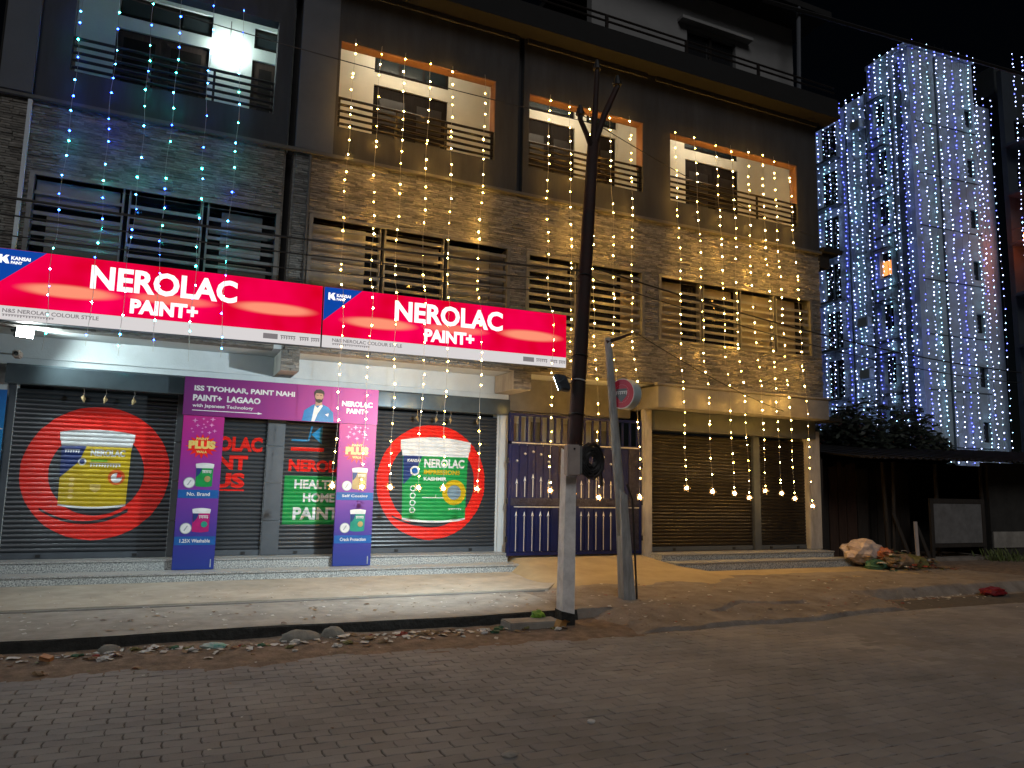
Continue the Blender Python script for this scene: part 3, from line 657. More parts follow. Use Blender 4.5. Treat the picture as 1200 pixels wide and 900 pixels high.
# roof slab, terrace storey
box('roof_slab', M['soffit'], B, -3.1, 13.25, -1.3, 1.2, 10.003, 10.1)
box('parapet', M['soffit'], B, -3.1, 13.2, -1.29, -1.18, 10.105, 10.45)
box('cornice', M['plaster'], B, -2.5, 5.4, -.94, -.902, 9.9, 10.0, b=.005); box('cornice', M['plaster'], B, 5.6, 8.3, -.94, -.902, 9.9, 10.0, b=.005); box('cornice', M['plaster'], B, 8.5, 12.93, -.94, -.902, 9.9, 10.0, b=.005)
for z in (10.62, 10.74): MB().tube([(-3, -1.24, z), (13.15, -1.24, z)], .022, 6).build('terrace_rail', M['rail'], B)
for i in range(8): box('terrace_post', M['rail'], B, -2.4+i*1.9, -2.34+i*1.9, -1.26, -1.22, 10.45, 10.75)
TW = mat('terrace_wall', (.24, .24, .24), .85, noise=.15, nscale=1.5)
pierced(7.4, 13.0, 10.13, 12.75, -.2, 0, [(9.86, 11.24, 10.9, 11.86)]).build('terrace_wall', TW, B)
box('terrace_wall', TW, B, 12.85, 13.0, 0, 5, 10.13, 12.75)
tw = empty('terrace_window', (0, 0, 0), B); box('frame', M['rail'], tw, 9.86, 11.24, -.16, -.12, 10.9, 10.96); box('frame', M['rail'], tw, 10.52, 10.58, -.16, -.12, 10.96, 11.86); box('pane', M['pane'], tw, 9.862, 11.238, -.1, -.09, 10.902, 11.858)
box('window_hood', TW, B, 9.6, 11.6, -.4, -.201, 11.95, 12.02)
box('roof_slab', M['soffit'], B, 7.2, 13.5, -.95, 5, 12.755, 12.9)
MB().tube([(12.42, -.9, 10.14), (12.5, -.9, 12.75)], .05, 8).build('terrace_column', M['plaster2'], B)
box('side_slab', M['soffit'], B, 12.93, 13.5, -1.0, 3, 6.96, 7.06)
box('side_slab', M['soffit'], B, 12.9, 13.2, -.9, 3, 6.62, 6.955)

# ================================================================== SHOP SIGNS (backlit boxes)
def shop_sign(loc, label):
    s = empty('shop_sign', loc, label=label, cat='sign'); s.rotation_euler.y = -.0085
    w, h = 4.3, .965
    box('sign_box', M['post'], s, 0, w, .012, .14, 0, h)
    decal('sign_face', rect(.004, w-.004, .19, h-.004), M['flex_red'], s, .006)
    decal('sign_strip', rect(.004, w-.004, .004, .19), M['flex_strip'], s, .007)
    decal('blue_corner', poly((.006, h-.006), (.006, .42), (.6, h-.006)), M['flex_blue'], s, .003)
    decal('company_mark', poly((.07, .76), (.10, .76), (.10, .80), (.145, .76), (.185, .76), (.125, .815), (.18, .875), (.14, .875), (.10, .83), (.10, .875), (.07, .875)), M['flex_white'], s, 0)
    decal('company_lettering', text('KANSAI', .20, .42, .815, .865, .04), M['flex_white'], s, 0)
    decal('company_lettering', text('PAINT', .20, .33, .76, .80, .04), M['flex_white'], s, 0)
    decal('main_lettering', text('NEROLAC', 1.14, 3.05, .535, .875, .035), M['flex_white'], s, 0)
    decal('main_lettering', text('PAINT+', 1.65, 2.53, .245, .455, .05), M['flex_white'], s, 0)
    decal('strip_lettering', text('N&S NEROLAC COLOUR STYLE', .16, 1.28, .10, .155, .02), M['ink_grey'], s, .003)
    decal('strip_lettering', scribble(.16, .75, .045, .08, 18), M['ink_grey'], s, .003)
    decal('strip_tab', rect(3.45, 3.66, .06, .14), M['ink_grey'], s, .004)
    decal('strip_lettering', join(scribble(3.70, 3.92, .06, .13, 6), scribble(3.98, 4.12, .06, .13, 4), scribble(4.15, 4.28, .06, .13, 4)), M['ink_grey'], s, .003)
    return s
shop_sign((-2.27, -1.215, 3.665), 'backlit red sign with white lettering above the yellow tub shutter')
shop_sign((2.045, -1.215, 3.70), 'backlit red sign with white lettering reaching to the utility pole')

# ================================================================== PROMOTIONAL ARCH
PG = [(0, (.012, .035, .24)), (.18, (.03, .03, .27)), (.5, (.16, .03, .3)), (.8, (.33, .012, .24)), (1, (.42, .012, .2))]
HG = [(0, (.13, .012, .13)), (.5, (.26, .014, .2)), (1, (.42, .02, .28))]
A = empty('promotion_arch', (0, -.45, .305), label='purple and blue printed arch framing the shop entrance', cat='display')
hm = gradient('arch_header_print', HG, 0, .17, 3.16); pmg = gradient('arch_panel_print', PG, 2, 0, 2.3)
hdr = box('header_panel', hm, A, .17, 3.165, -.03, .03, 2.295, 2.885, b=.004)
Y0 = -.0325
def hp(n, sh, c, l=0): return decal(n, sh, INK[c] if isinstance(c, str) else c, hdr, Y0-.0015*l)
hp('header_lettering', text('ISS TYOHAAR, PAINT NAHI', .31, 1.80, 2.66, 2.755, .04), 'white')
hp('header_lettering', text('PAINT+  LAGAAO', .30, 1.28, 2.52, 2.615, .04), 'white')
hp('header_lettering', text('with Japanese Technology', .30, 1.18, 2.41, 2.475, .02), 'white')
hp('header_arrow', join(rect(.30, 1.249, 2.368, 2.38), poly((1.25, 2.355), (1.32, 2.374), (1.25, 2.393))), 'white')
hp('header_lettering', text('NEROLAC', 2.56, 3.07, 2.575, 2.665, .05), 'white')
hp('header_lettering', text('PAINT+', 2.64, 3.0, 2.46, 2.545, .05), 'white')
# generic printed figure: dark hair, beard, blue jacket
hp('print_jacket', poly((1.93, 2.30), (1.96, 2.47), (2.08, 2.56), (2.14, 2.585), (2.24, 2.585), (2.34, 2.54), (2.42, 2.46), (2.44, 2.30)), 'suit')
hp('print_shirt', poly((2.08, 2.30), (2.12, 2.56), (2.17, 2.52), (2.22, 2.58), (2.25, 2.56), (2.17, 2.42), (2.13, 2.30)), 'white', 1)
hp('print_neck', poly((2.13, 2.55), (2.24, 2.57), (2.23, 2.64), (2.13, 2.64)), 'skin', 2)
hp('print_face', disc(2.185, 2.70, .068, .092, 20), 'skin', 3)
hp('print_beard', poly((2.12, 2.69), (2.135, 2.62), (2.185, 2.598), (2.235, 2.62), (2.25, 2.69), (2.225, 2.66), (2.185, 2.665), (2.145, 2.66)), 'hair', 4)
hp('print_hair', poly((2.108, 2.70), (2.10, 2.77), (2.13, 2.815), (2.2, 2.828), (2.255, 2.80), (2.268, 2.76), (2.258, 2.70), (2.245, 2.755), (2.13, 2.762)), 'hair', 4)
hp('print_brow', join(rect(2.14, 2.172, 2.722, 2.73), rect(2.196, 2.228, 2.722, 2.73), rect(2.165, 2.21, 2.638, 2.644)), 'hair', 5)
hp('print_pocket_square', poly((2.29, 2.42), (2.35, 2.44), (2.34, 2.39)), 'white', 2)
def panel(x0, x1, tubs, strips):
    p = box('side_panel', pmg, A, x0, x1, -.03, .03, 0, 2.29, b=.004); cx = (x0+x1)/2
    def d(n, sh, c, l=0): return decal(n, sh, INK[c], p, Y0-.0015*l)
    rg = random.Random(int(x0*10))
    pk = []
    for _ in range(200):
        q = (cx+rg.uniform(-.17, .17), 2.13+rg.uniform(-.09, .12), rg.uniform(.018, .055))
        if all(math.hypot(q[0]-p[0], q[1]-p[1]) > q[2]+p[2] for p in pk): pk.append(q)
    d('print_sparkle', join(*[star(a, b, c, c*.35, 4) for a, b, c in pk[:16]]), 'pink')
    d('print_burst', star(cx, 1.83, .235, .15, 16), 'red')
    d('print_badge', text('PAINT', cx-.09, cx+.09, 1.925, 1.96, .05), 'gold', 1)
    d('print_badge', text('PLUS', cx-.19, cx+.19, 1.79, 1.915, .07), 'gold', 1)
    d('print_badge', text('WALA', cx-.075, cx+.075, 1.725, 1.765, .05), 'gold', 1)
    for zz, c, c2 in tubs:
        lid, body, base = tub(cx-.06, cx+.185, zz, zz+.36, c, .2)
        d('print_tub', body, c); d('print_tub_lid', lid, 'white', 1)
        d('print_tub_side', poly((cx-.055, zz+.28), (cx+.03, zz+.28), (cx-.0, zz+.2), (cx-.05, zz+.14)), 'blue', 2)
        d('print_tub_words', scribble(cx+.03, cx+.16, zz+.2, zz+.25, 6), 'white', 3)
        d('print_tub_seal', disc(cx+.11, zz+.12, .045, n=18), c2, 3)
        d('print_circle', disc(cx-.14, zz+.06, .082, n=26), 'grey', 4); d('print_circle_face', disc(cx-.14, zz+.06, .072, n=26), 'white', 5)
        d('print_circle_mark', poly((cx-.17, zz+.03), (cx-.155, zz+.02), (cx-.11, zz+.095), (cx-.125, zz+.1)), 'grey', 6)
    for zz, s in strips:
        d('print_band', rect(x0+.006, x1-.006, zz, zz+.125), 'band'); d('print_band_lettering', text(s, cx-.21+.05*(len(s) < 12), cx+.21-.05*(len(s) < 12), zz+.035, zz+.09, .02), 'white', 1)
    d('print_small_mark', rect(x1-.06, x1-.045, .03, .15), 'grey')
panel(.19, .77, ((1.22, 'green', 'tan'), (.545, 'magenta', 'teal')), ((1.05, 'No. Brand'), (.36, '1.25X Washable')))
panel(2.54, 3.155, ((1.22, 'tan', 'gold'), (.545, 'teal', 'tan')), ((1.05, 'Self Coating'), (.36, 'Crack Protection')))
# blue banner at the frame's edge
bn = empty('hanging_banner', (0, 0, 0), label='narrow blue printed banner hung beside the yellow tub shutter', cat='banner')
bnm = gradient('banner_print', [(0, (.6, .7, .78)), (.35, (.2, .5, .72)), (.5, (.02, .28, .6)), (1, (.01, .12, .42))], 2, .5, 2.85)
box('banner_sheet', bnm, bn, -2.5, -2.14, -.10, -.09, .6, 2.85)
decal('banner_print', join(*[star(-2.26+.05*(i % 2), 2.45-.16*i, .07, .03, 5) for i in range(5)]), INK['white'], bn, -.1015)

# ================================================================== FLOODLIGHTS
def spot(name, parent, loc, target, watts, size, col, radius, blend=.6):
    l = bpy.data.lights.new(name, 'SPOT'); l.energy = watts; l.spot_size = R(size); l.spot_blend = blend; l.color = col; l.shadow_soft_size = radius
    o = bpy.data.objects.new(name, l); COL.objects.link(o); o.parent = parent; o.location = loc
    o.rotation_euler = (Vector(target)).to_track_quat('-Z', 'Y').to_euler(); return o
def floodlight(loc, aim, label, lens_s, w=.22, h=.16):
    """housing with cooling fins, lens and yoke; local -y is the beam"""
    f = empty('floodlight', loc, label=label, cat='floodlight')
    f.rotation_euler = Vector(aim).to_track_quat('-Y', 'Z').to_euler()
    MB().bevbox(-w/2, w/2, -.03, .03, -h/2, h/2, .01).build('housing', M['post'], f)
    fi = MB()
    for i in range(7): fi.box(-w/2+.02+i*(w-.05)/6, -w/2+.03+i*(w-.05)/6, .031, .055, -h/2+.015, h/2-.015)
    fi.build('cooling_fins', M['post'], f)
    box('lens', emit('led_lens_%g' % lens_s, (.93, 1, .98), lens_s), f, -w/2+.015, w/2-.015, -.034, -.031, -h/2+.015, h/2-.015)
    MB().tube([(-w/2-.012, 0, 0), (-w/2-.012, .07, -.02), (-w/2-.012, .13, 0), (w/2+.012, .13, 0), (w/2+.012, .07, -.02), (w/2+.012, 0, 0)], .008, 5).build('yoke', M['post'], f)
    return f
# on the bracket under the left end of the sign: shines out and along the wall
f1 = floodlight((-1.93, -.62, 3.62), (.5, -1, -.28), 'lit white floodlight under the red sign above the blue banner', 60, .24, .17)
spot('flood_beam', f1, (0, -.06, 0), f1.rotation_euler.to_matrix().inverted() @ Vector((1, -.25, -.3)), 250, 172, (.82, 1, .98), .08, .8)
br = empty('camera_bracket', (-2.02, -.3, 3.36), label='small grey camera on a wall bracket below the lit floodlight', cat='camera')
MB().tube([(0, .28, .02), (0, .1, 0), (.02, 0, -.03)], .014, 6).build('arm', M['boxgrey'], br)
MB().bevbox(-.05, .05, -.2, 0, -.08, .02, .015).build('camera_body', M['boxgrey'], br); MB().tube([(0, -.2, -.03), (0, -.215, -.03)], .03, 10).build('camera_lens', M['black'], br)
# clamped on the utility pole, facing the shop
f2 = floodlight((4.42, -4.62, 2.93), (-.55, 1, -.5), 'black floodlight clamped to the utility pole and aimed at the shop', 60, .2, .22)
spot('flood_beam', f2, (0, -.06, 0), (0, -1, 0), 960, 126, (.8, .95, 1), .05, 1.0)
# balcony lamp
lp = empty('balcony_lamp', (.47, .46, 9.16), label='bright white lamp on the wall of the pale balcony', cat='lamp')
MB().bevbox(-.06, .06, 0, .035, -.06, .06, .01).build('lamp_base', M['curtain'], lp)
MB().ball((0, -.05, -.03), .075, sub=2).build('lamp_globe', emit('white_globe', (.86, 1, .93), 180), lp, smooth=True)
MB().tube([(0, .02, .06), (0, .02, .5)], .008, 5).build('lamp_conduit', M['curtain'], lp)

# ================================================================== GATE
G = empty('metal_gate', (-.119, -.39, .405), label='blue sheet steel double gate with silver spear rods', cat='gate')
gx0, gx1, gm = 5.82, 8.72, 7.17
for a, b in ((gx0, gm-.01), (gm+.01, gx1)):
    lf = MB(); 
    for x0, x1, z0, z1 in ((a, b, .0, .06), (a, b, 2.06, 2.12), (a, b, 2.60, 2.65), (a, a+.05, .06, 2.6), (b-.05, b, .06, 2.6)): lf.box(x0, x1, -.03, .03, z0, z1)
    leaf = lf.build('gate_frame', M['gate_blue'], G)
    nP = 6; pw_ = (b-a-.1-.24)/nP
    for i in range(nP): MB().bevbox(a+.052+i*pw_, a+.048+(i+1)*pw_, -.022, .01, .062, 2.058, .012).build('sheet_panel', M['gate_blue'], leaf)
    MB().bevbox(b-.288, b-.052, -.024, .012, .062, 2.058, .004).build('tread_plate', M['gate_dark'], leaf)
    MB().bevbox(a+.052, b-.052, -.034, -.0245, .92, 1.06, .003).build('tread_plate', M['gate_dark'], leaf)
    box('silver_rail', M['gate_white'], leaf, a+.06, b-.06, -.036, -.0305, 2.075, 2.1)
    box('silver_rail', M['gate_white'], leaf, a+.12, b-.06, -.039, -.0345, .885, .905)
    for i in range(9):
        xx = a+.08+(b-a-.16)*i/8; MB().box(xx-.018, xx+.018, -.018, .018, 2.122, 2.598).build('gate_bar', M['gate_blue'], leaf)
    rod = lambda z0, z1: MB().tube([(0, -.034, z0), (0, -.034, z1)], .009, 6).add([(-.026, -.034, z1), (0, -.046, z1+.02), (.026, -.034, z1), (0, -.022, z1+.02), (0, -.034, z1+.1)], [(0, 1, 4), (1, 2, 4), (2, 3, 4), (3, 0, 4), (0, 3, 2, 1)]).mesh('spear_rod', M['gate_white'])
    low = rod(.08, .72); ups = [rod(1.08, 1.42-.05*abs(i-2)) for i in range(5)]
    stud = MB().ball((0, -.03, 0), .026, sub=1).mesh('stud', M['gate_white'], True)
    for i in range(5):
        xx = a+.17+i*.165; link('spear_rod', low, leaf, (xx, 0, 0)); link('spear_rod', ups[i], leaf, (xx, 0, 0)); link('stud', stud, leaf, (xx, 0, 1.93-.045*(i-2)**2))
for z in (.3, 1.0, 1.75): 
    for xx in (gx0-.02, gx1+.02): MB().tube([(xx, -.03, z-.05), (xx, -.03, z+.05)], .022, 8).build('hinge', M['black'], G)

G.scale = (.986, 1, .966)
# ================================================================== POLES
P = empty('utility_pole', (4.47, -4.72, 0), label='tall dark utility pole on a whitewashed concrete stub', cat='pole')
def pl(z): return (.41*(z-.09)/7.2, 0, z)
mb = MB(); mb.add([(-.115, -.10, -.1), (.045, -.12, -.1), (.12, .02, -.1), (-.09, .1, -.1), (-.07, -.085, 2.08), (.06, -.10, 2.05), (.125, .02, 2.0), (-.05, .085, 2.12)],
       [(0, 1, 5, 4), (2, 3, 7, 6), (3, 0, 4, 7), (4, 5, 6, 7)], 0).add([(.045, -.12, -.1), (.12, .02, -.1), (.125, .02, 2.0), (.06, -.10, 2.05)], [(0, 1, 2, 3)], 1)
mb.build('concrete_stub', [M['p_conc'], M['p_blue']], P)
MB().add([(-.124, -.11, .02), (.048, -.128, .02), (.128, .022, .02), (-.1, .11, .02), (-.12, -.105, .2), (.048, -.126, .16), (.127, .022, .18), (-.095, .106, .2)], [(0, 1, 5, 4), (1, 2, 6, 5), (2, 3, 7, 6), (3, 0, 4, 7)]).build('tar_band', M['kerb'], P)
MB().tube([(pl(z)[0]+.03, .10, z) for z in (1.9, 2.3, 3.2, 4.2, 5.3, 6.2)], [.096, .095, .093, .09, .082, .075], 10).build('steel_shaft', M['p_dark'], P, smooth=True)
MB().tube([(pl(6.1)[0]+.03, .1, 6.1), (pl(6.6)[0]+.02, .08, 6.6), (.40, .05, 7.2)], [.05, .04, .034], 8).build('top_spike', M['p_dark'], P)
MB().tube([(pl(6.15)[0]+.04, .1, 6.15), (.52, .05, 6.6), (.68, .0, 7.0)], [.05, .045, .04], 8).build('cross_arm', M['p_dark'], P)
MB().tube([(pl(6.1)[0]+.03, .1, 6.1), (.24, .03, 6.25), (.12, 0, 6.42)], [.045, .035, .03], 8).build('cross_arm', M['p_dark'], P)
for c, r in (((.40, .05, 7.24), .055), ((.69, 0, 7.06), .06), ((.12, 0, 6.5), .06)):
    ins = MB()
    for k, (dz, rr) in enumerate(((-.05, .6), (0, 1), (.05, .75), (.09, .5))): ins.tube([(c[0], c[1], c[2]+dz-.02), (c[0], c[1], c[2]+dz+.02)], r*rr, 10)
    ins.build('insulator', M['black'], P)
for z, r in ((2.55, .103), (2.98, .101), (3.3, .1), (4.35, .096)):
    cx = pl(z)[0]+.03; MB().tube([(cx+math.cos(a)*r, .1+math.sin(a)*r, z+.01*math.sin(a*2)) for a in [i*math.pi/8 for i in range(17)]], .009, 5).build('strap', M['black'] if z != 2.98 else M['gate_white'], P)
jb = empty('meter_box', (4.43, -4.92, 1.95), label='small pinkish grey junction box on the pole stub', cat='box')
MB().bevbox(-.1, .07, -.05, .06, -.17, .2, .012).build('box_shell', M['boxgrey'], jb); MB().bevbox(.07, .1, -.05, .06, -.15, .19, .01).build('box_side', M['curtain'], jb)
MB().tube([(-.015, -.052, .15), (-.015, -.06, .15)], .012, 8).build('lock', M['black'], jb)
cb = MB(); rg = random.Random(4)
for i in range(34):
    ph = rg.random()*6; rr = rg.uniform(.04, .18); tl = rg.uniform(-.5, .5)
    cb.tube([(rr*math.cos(ph+a)*1.0, rr*.5*math.sin(ph+a)*tl-.02, rr*1.25*math.sin(ph+a)+rg.uniform(-.012, .012)) for a in [k*math.pi/7 for k in range(15)]], .013, 5)
cb.tube([(-.3, 0, -.17), (-.16, -.02, -.15), (0, 0, -.18), (.14, 0, -.12), (.2, .05, -.3)], .02, 5)
cb.build('cable_coil', M['black'], loc=(4.68, -4.9, 1.97), label='tangled black cable coil hung on the utility pole', cat='cable')
Q = empty('prop_pole', (5.87, -3.9, 0), label='shorter leaning prop pole with a concrete foot', cat='pole')
ql = lambda z: (-.34*(z-.1)/3.65, 0, z)
MB().add([(-.11, -.09, 0), (.09, -.09, 0), (.11, .08, 0), (-.09, .08, 0), (-.155, -.07, 1.62), (-.05, -.07, 1.55), (-.05, .07, 1.5), (-.16, .07, 1.6)], [(0, 1, 5, 4), (1, 2, 6, 5), (2, 3, 7, 6), (3, 0, 4, 7), (4, 5, 6, 7)]).build('concrete_foot', M['p_old'], Q)
MB().tube([(ql(z)[0]+.02, .02, z) for z in (1.0, 1.9, 2.8, 3.75)], [.074, .068, .06, .05], 10).build('shaft', M['p_old'], Q, smooth=True)
MB().tube([(ql(3.7)[0]-.02, 0, 3.68), (ql(3.7)[0]+.2, -.02, 3.76), (ql(3.7)[0]+.42, -.04, 3.86)], [.03, .024, .012], 6).build('bracket_arm', M['p_dark'], Q)
MB().tube([(.12, -.06, .02), (.03, -.08, 1.5), (-.07, -.09, 1.7)], .014, 6).build('earth_cable', M['black'], Q)
rs = empty('round_sign', (5.72, -4.0, 2.95), label='small round red and white box sign on the prop pole', cat='sign'); rs.rotation_euler.z = R(-68)
MB().tube([(0, -.02, 0), (0, .15, 0)], .215, 36).build('sign_drum', mat('pale_acrylic', (.5, .6, .62), .35), rs)
rw = mat('sign_white', (.72, .68, .68), .4); rr_ = mat('sign_red', (.55, .03, .07), .4); rd = mat('sign_grey', (.13, .13, .15), .4)
decal('sign_face', disc(0, 0, .213), rw, rs, -.0225); decal('sign_ring', ring(0, 0, .125, .2), rr_, rs, -.024)
decal('sign_field', disc(0, 0, .124), rr_, rs, -.024); decal('sign_emblem', poly((-.09, .07), (.09, .07), (.09, -.03), (0, -.12), (-.09, -.03)), rd, rs, -.0255)
decal('sign_lettering', scribble(-.1, .1, -.02, .035, 6), rw, rs, -.027)
MB().box(-.03, .03, .15, .2, -.03, .03).build('sign_bracket', M['gate_white'], rs)

# ================================================================== OVERHEAD WIRES
def wire(a, b, sag, r, label, n=22):
    a, b = Vector(a), Vector(b); MB().tube([a.lerp(b, i/n)-Vector((0, 0, sag*4*(i/n)*(1-i/n))) for i in range(n+1)], r, 5).build('overhead_wire', M['black'], label=label, cat='wire', group='wires over the street')
wire((4.78, -4.62, 4.42), (-9, -4.0, 4.72), .22, .014, 'thick black wire running from the utility pole across the wide windows')
wire((4.76, -4.62, 4.28), (-9, -4.2, 4.62), .3, .009, 'thinner black wire just below the thick one over the wide windows')
wire((4.76, -4.62, 4.12), (-9, -3.6, 4.42), .25, .007, 'lowest black wire grazing the top of the red signs')
wire((4.8, -4.6, 4.5), (24, -1.5, 5.0), .5, .013, 'thick black wire from the utility pole past the gold lit window')
wire((4.8, -4.6, 4.35), (24, -1.6, 4.85), .6, .008, 'thin black wire under the thick one past the gold lit window')
wire((6.0, -3.94, 3.85), (11.6, -1.02, 3.3), .08, .009, 'black service wire sloping from the prop pole to the brown shutters')
wire((4.62, -4.7, 6.5), (13.0, -1.0, 7.2), .15, .006, 'thin wire crossing the upper balconies from the pole top')
wire((11.36, -1, 12.52), (25.4, -1, 13.5), .0, .05, 'thick pale cable slanting over the blue lit tower')
wire((4.85, -4.65, 6.45), (-8, -3.5, 8.0), .3, .006, 'thin wire rising from the pole top over the middle balcony')

# ================================================================== LIGHT STRINGS
WARM = [emit('warm_bulb', (1, .5, .08), 310), emit('warm_bulb_dim', (1, .47, .07), 140), emit('warm_bulb_bright', (1, .52, .09), 500)]; WARM_END = emit('warm_end_lamp', (1, .62, .26), 95)
BLUES = [emit('blue_bulb', (.03, .28, 1), 120), emit('teal_bulb', (.03, .8, .7), 130), emit('deep_blue_bulb', (.012, .06, 1), 110)]
HALO = emit('amber_halo', (1, .5, .14), 1.6)
CORD = mat('pale_cord', (.4, .37, .33), .5)
ORD = ('first', 'second', 'third', 'fourth', 'fifth', 'sixth', 'seventh', 'eighth', 'ninth', 'tenth', 'eleventh', 'twelfth', 'thirteenth', 'fourteenth', 'fifteenth', 'sixteenth', 'seventeenth', 'eighteenth', 'nineteenth', 'twentieth')
def string(xt, xb, zt, zb, over_sign, mats, label, group, end=True, seed=0, dz=.215, r=.0138):
    rg = random.Random(seed); o = empty('light_string', (0, 0, 0), label=label, cat='light string', group=group)
    pts = []; n = 44
    for i in range(n+1):
        t = i/n; z = zt+(zb-zt)*t
        y = -1.04-.028*math.sin(t*9+seed)-.02*rg.random()
        if over_sign:
            k = min(max((4.95-z)/.3, 0), 1); y = y*(1-k)+(-1.275)*k
        elif z < 4.2:
            k = min((4.2-z)/.45, 1); y = y*(1-k)+(-1.12)*k
        if z > BALTOP-.4: y = min(y, -.93)
        pts.append(Vector((xt+(xb-xt)*t+.022*math.sin(t*7+seed*2.3)*math.sin(t*3.1)+.012*math.sin(t*29+seed), y, z)))
    MB().tube(pts, .0028, 4).build('cord', CORD, o)
    if isinstance(mats, list): mb = MB()
    else: mb = MB(); mats = [mats]
    nb = int((zt-zb)/dz)
    for i in range(nb):
        t = (i+.5+rg.uniform(-.38, .38))/nb*n; a = int(t); p = pts[a].lerp(pts[min(a+1, n)], t-a)
        if rg.random() < .06: continue
        mb.octa((p.x+rg.uniform(-.012, .012), p.y-.004, p.z), r*rg.uniform(.72, 1.12), rg.randrange(len(mats)))
    mb.build('bulbs', mats, o, kind='stuff')
    if end:
        e = MB(); p = pts[-1]; e.ball((p.x, p.y, p.z-.02), .032, sub=1, jag=.2, rng=rg); e.build('end_lamp', WARM_END, o)
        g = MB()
        for k in range(11):       # glowing beads added to imitate an amber halo round the end lamp
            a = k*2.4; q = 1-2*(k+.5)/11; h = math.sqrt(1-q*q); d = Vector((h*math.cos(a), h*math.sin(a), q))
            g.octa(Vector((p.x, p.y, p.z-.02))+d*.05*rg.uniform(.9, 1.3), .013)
        g.build('halo_beads', HALO, o, kind='stuff')
BALTOP = 9.0
for i, (x, xb) in enumerate(((-1.6, -1.6), (-1.11, -1.1), (-.68, -.7), (-.31, -.29), (.16, .17), (.59, .6))):
    string(x, xb, 9.03, 3.3+.1*(i % 2), True, BLUES, '%s blue light string from the frame edge, hanging from the white lamp balcony' % ORD[i], 'blue light strings', end=False, seed=i, dz=.25)
for i, x in enumerate((2.34, 2.79, 3.22, 3.68, 4.10, 4.70)):
    string(x, x-.02, 8.98, 1.6, True, WARM, '%s warm light string from the left on the balcony above the red signs' % ORD[i], 'warm strings of the middle balcony', seed=20+i)
for i, (x, xb) in enumerate(((6.01, 6.03), (6.45, 6.56), (6.9, 7.08), (7.33, 7.5), (7.77, 7.97))):
    string(x, xb, 8.91, (1.6, 1.55, 1.49, 1.52, 1.5)[i], i == 0, WARM, '%s warm light string from the left behind the pole, ending at the gate' % ORD[i], 'warm strings before the gate', seed=40+i)
for i, (x, xb, zb) in enumerate(((8.9, 9.02, 1.69), (9.38, 9.63, 1.63), (9.91, 10.18, 1.61), (10.29, 10.56, 1.53), (10.73, 10.98, 1.67), (11.15, 11.4, 1.63), (11.49, 11.74, 1.53), (11.95, 12.22, 1.38))):
    string(x, xb, 8.85, zb, False, WARM, '%s warm light string from the gate side, before the brown shutters' % ORD[i], 'warm strings before the brown shutters', seed=60+i)

# ================================================================== BLUE LIT TOWER
TW_ROT = R(-4.3); TA = (35.9, 13.7, 0)
tower_wall = mat('tower_wall', (.34, .42, .46), .85, noise=.22, nscale=.5)
tower_dark = mat('tower_trim', (.06, .085, .095), .85, noise=.2, nscale=.8)
K = empty('apartment_tower', TA, label='tall apartment tower draped in blue white light strings', cat='tower'); K.rotation_euler.z = TW_ROT
FL = 3.0
def yz_wall(x0, x1, y0, y1, z0, z1, holes):
    """wall slab facing -x, holes (y0, y1, z0, z1)"""
    mb = pierced(y0, y1, z0, z1, x0, x1, holes); mb.v = [(y, x, z) for x, y, z in mb.v]; mb.f = [f[::-1] for f in mb.f]; return mb
lh, lw = [], []
for k in range(8):
    z = 1.2+FL*k
    lh.append((1.75, 2.55, z+.5, z+2.0)); lh.append((5.6, 6.9, z+.1, z+2.4))
yz_wall(0, .3, 0, 2.9, 0, 26.5, [h for h in lh if h[1] < 3]).build('left_wall', tower_wall, K)
yz_wall(.12, .42, 2.9, 9.5, 0, 25.3, [h for h in lh if h[0] > 3]).build('left_wall', tower_wall, K)
pierced(.3, 4.9, 0, 26.5, 0, .3, [(4.1, 4.7, 1.5+FL*k, 2.6+FL*k) for k in range(8)]).build('front_wall', tower_wall, K)
box('shaft_shade_strip', tower_dark, K, -.02, -.001, .55, .95, 3, 25.9)  # flat dark strip imitating the shade of a recessed shaft
box('core', tower_dark, K, .6, 7.2, 1.9, 9.4, 0, 25.2)
box('parapet', tower_wall, K, -.12, 5.0, -.12, 2.9, 26.5, 26.75)
box('set_back_wall', tower_wall, K, 4.9, 8.3, 1.6, 1.9, 0, 25.2)
for k in range(8):
    z = 1.2+FL*k
    box('floor_band', tower_dark, K, -.05, 0-.001, 1.0, 2.88, z-.2, z-.05)
    for y0, y1, za, zb in lh[2*k:2*k+2]:
        wd = box('window', M['pane'], K, .25, .28, y0, y1, za, zb); x = .2 if y0 < 3 else .3
        box('sash', tower_dark, wd, .2, .249, (y0+y1)/2-.04, (y0+y1)/2+.04, za, zb)
    box('balcony_slab', tower_dark, K, -.45, .119, 5.3, 7.3, z-.12, z); 
    box('window_hood', tower_dark, K, -.35, -.001, 1.6, 2.7, z+2.08, z+2.16)
    wd = box('window', M['pane'], K, 5.6, 6.1, 1.56, 1.599, z+.6, z+1.9); box('window_hood', tower_dark, K, 5.4, 6.3, 1.2, 1.598, z+2.0, z+2.08)
    wd = box('window', M['pane'], K, 4.1, 4.7, .2, .23, 1.5+FL*k, 2.6+FL*k)
box('lit_window', emit('lit_orange_window', (1, .32, .08), 1.6), K, .2, .24, 1.78, 2.52, 13.9, 14.7)
TB = [emit('tower_bulb', (.45, .54, 1), 12), emit('tower_bulb_deep', (.12, .15, 1), 12), emit('tower_bulb_pale', (.4, .72, 1), 11)]
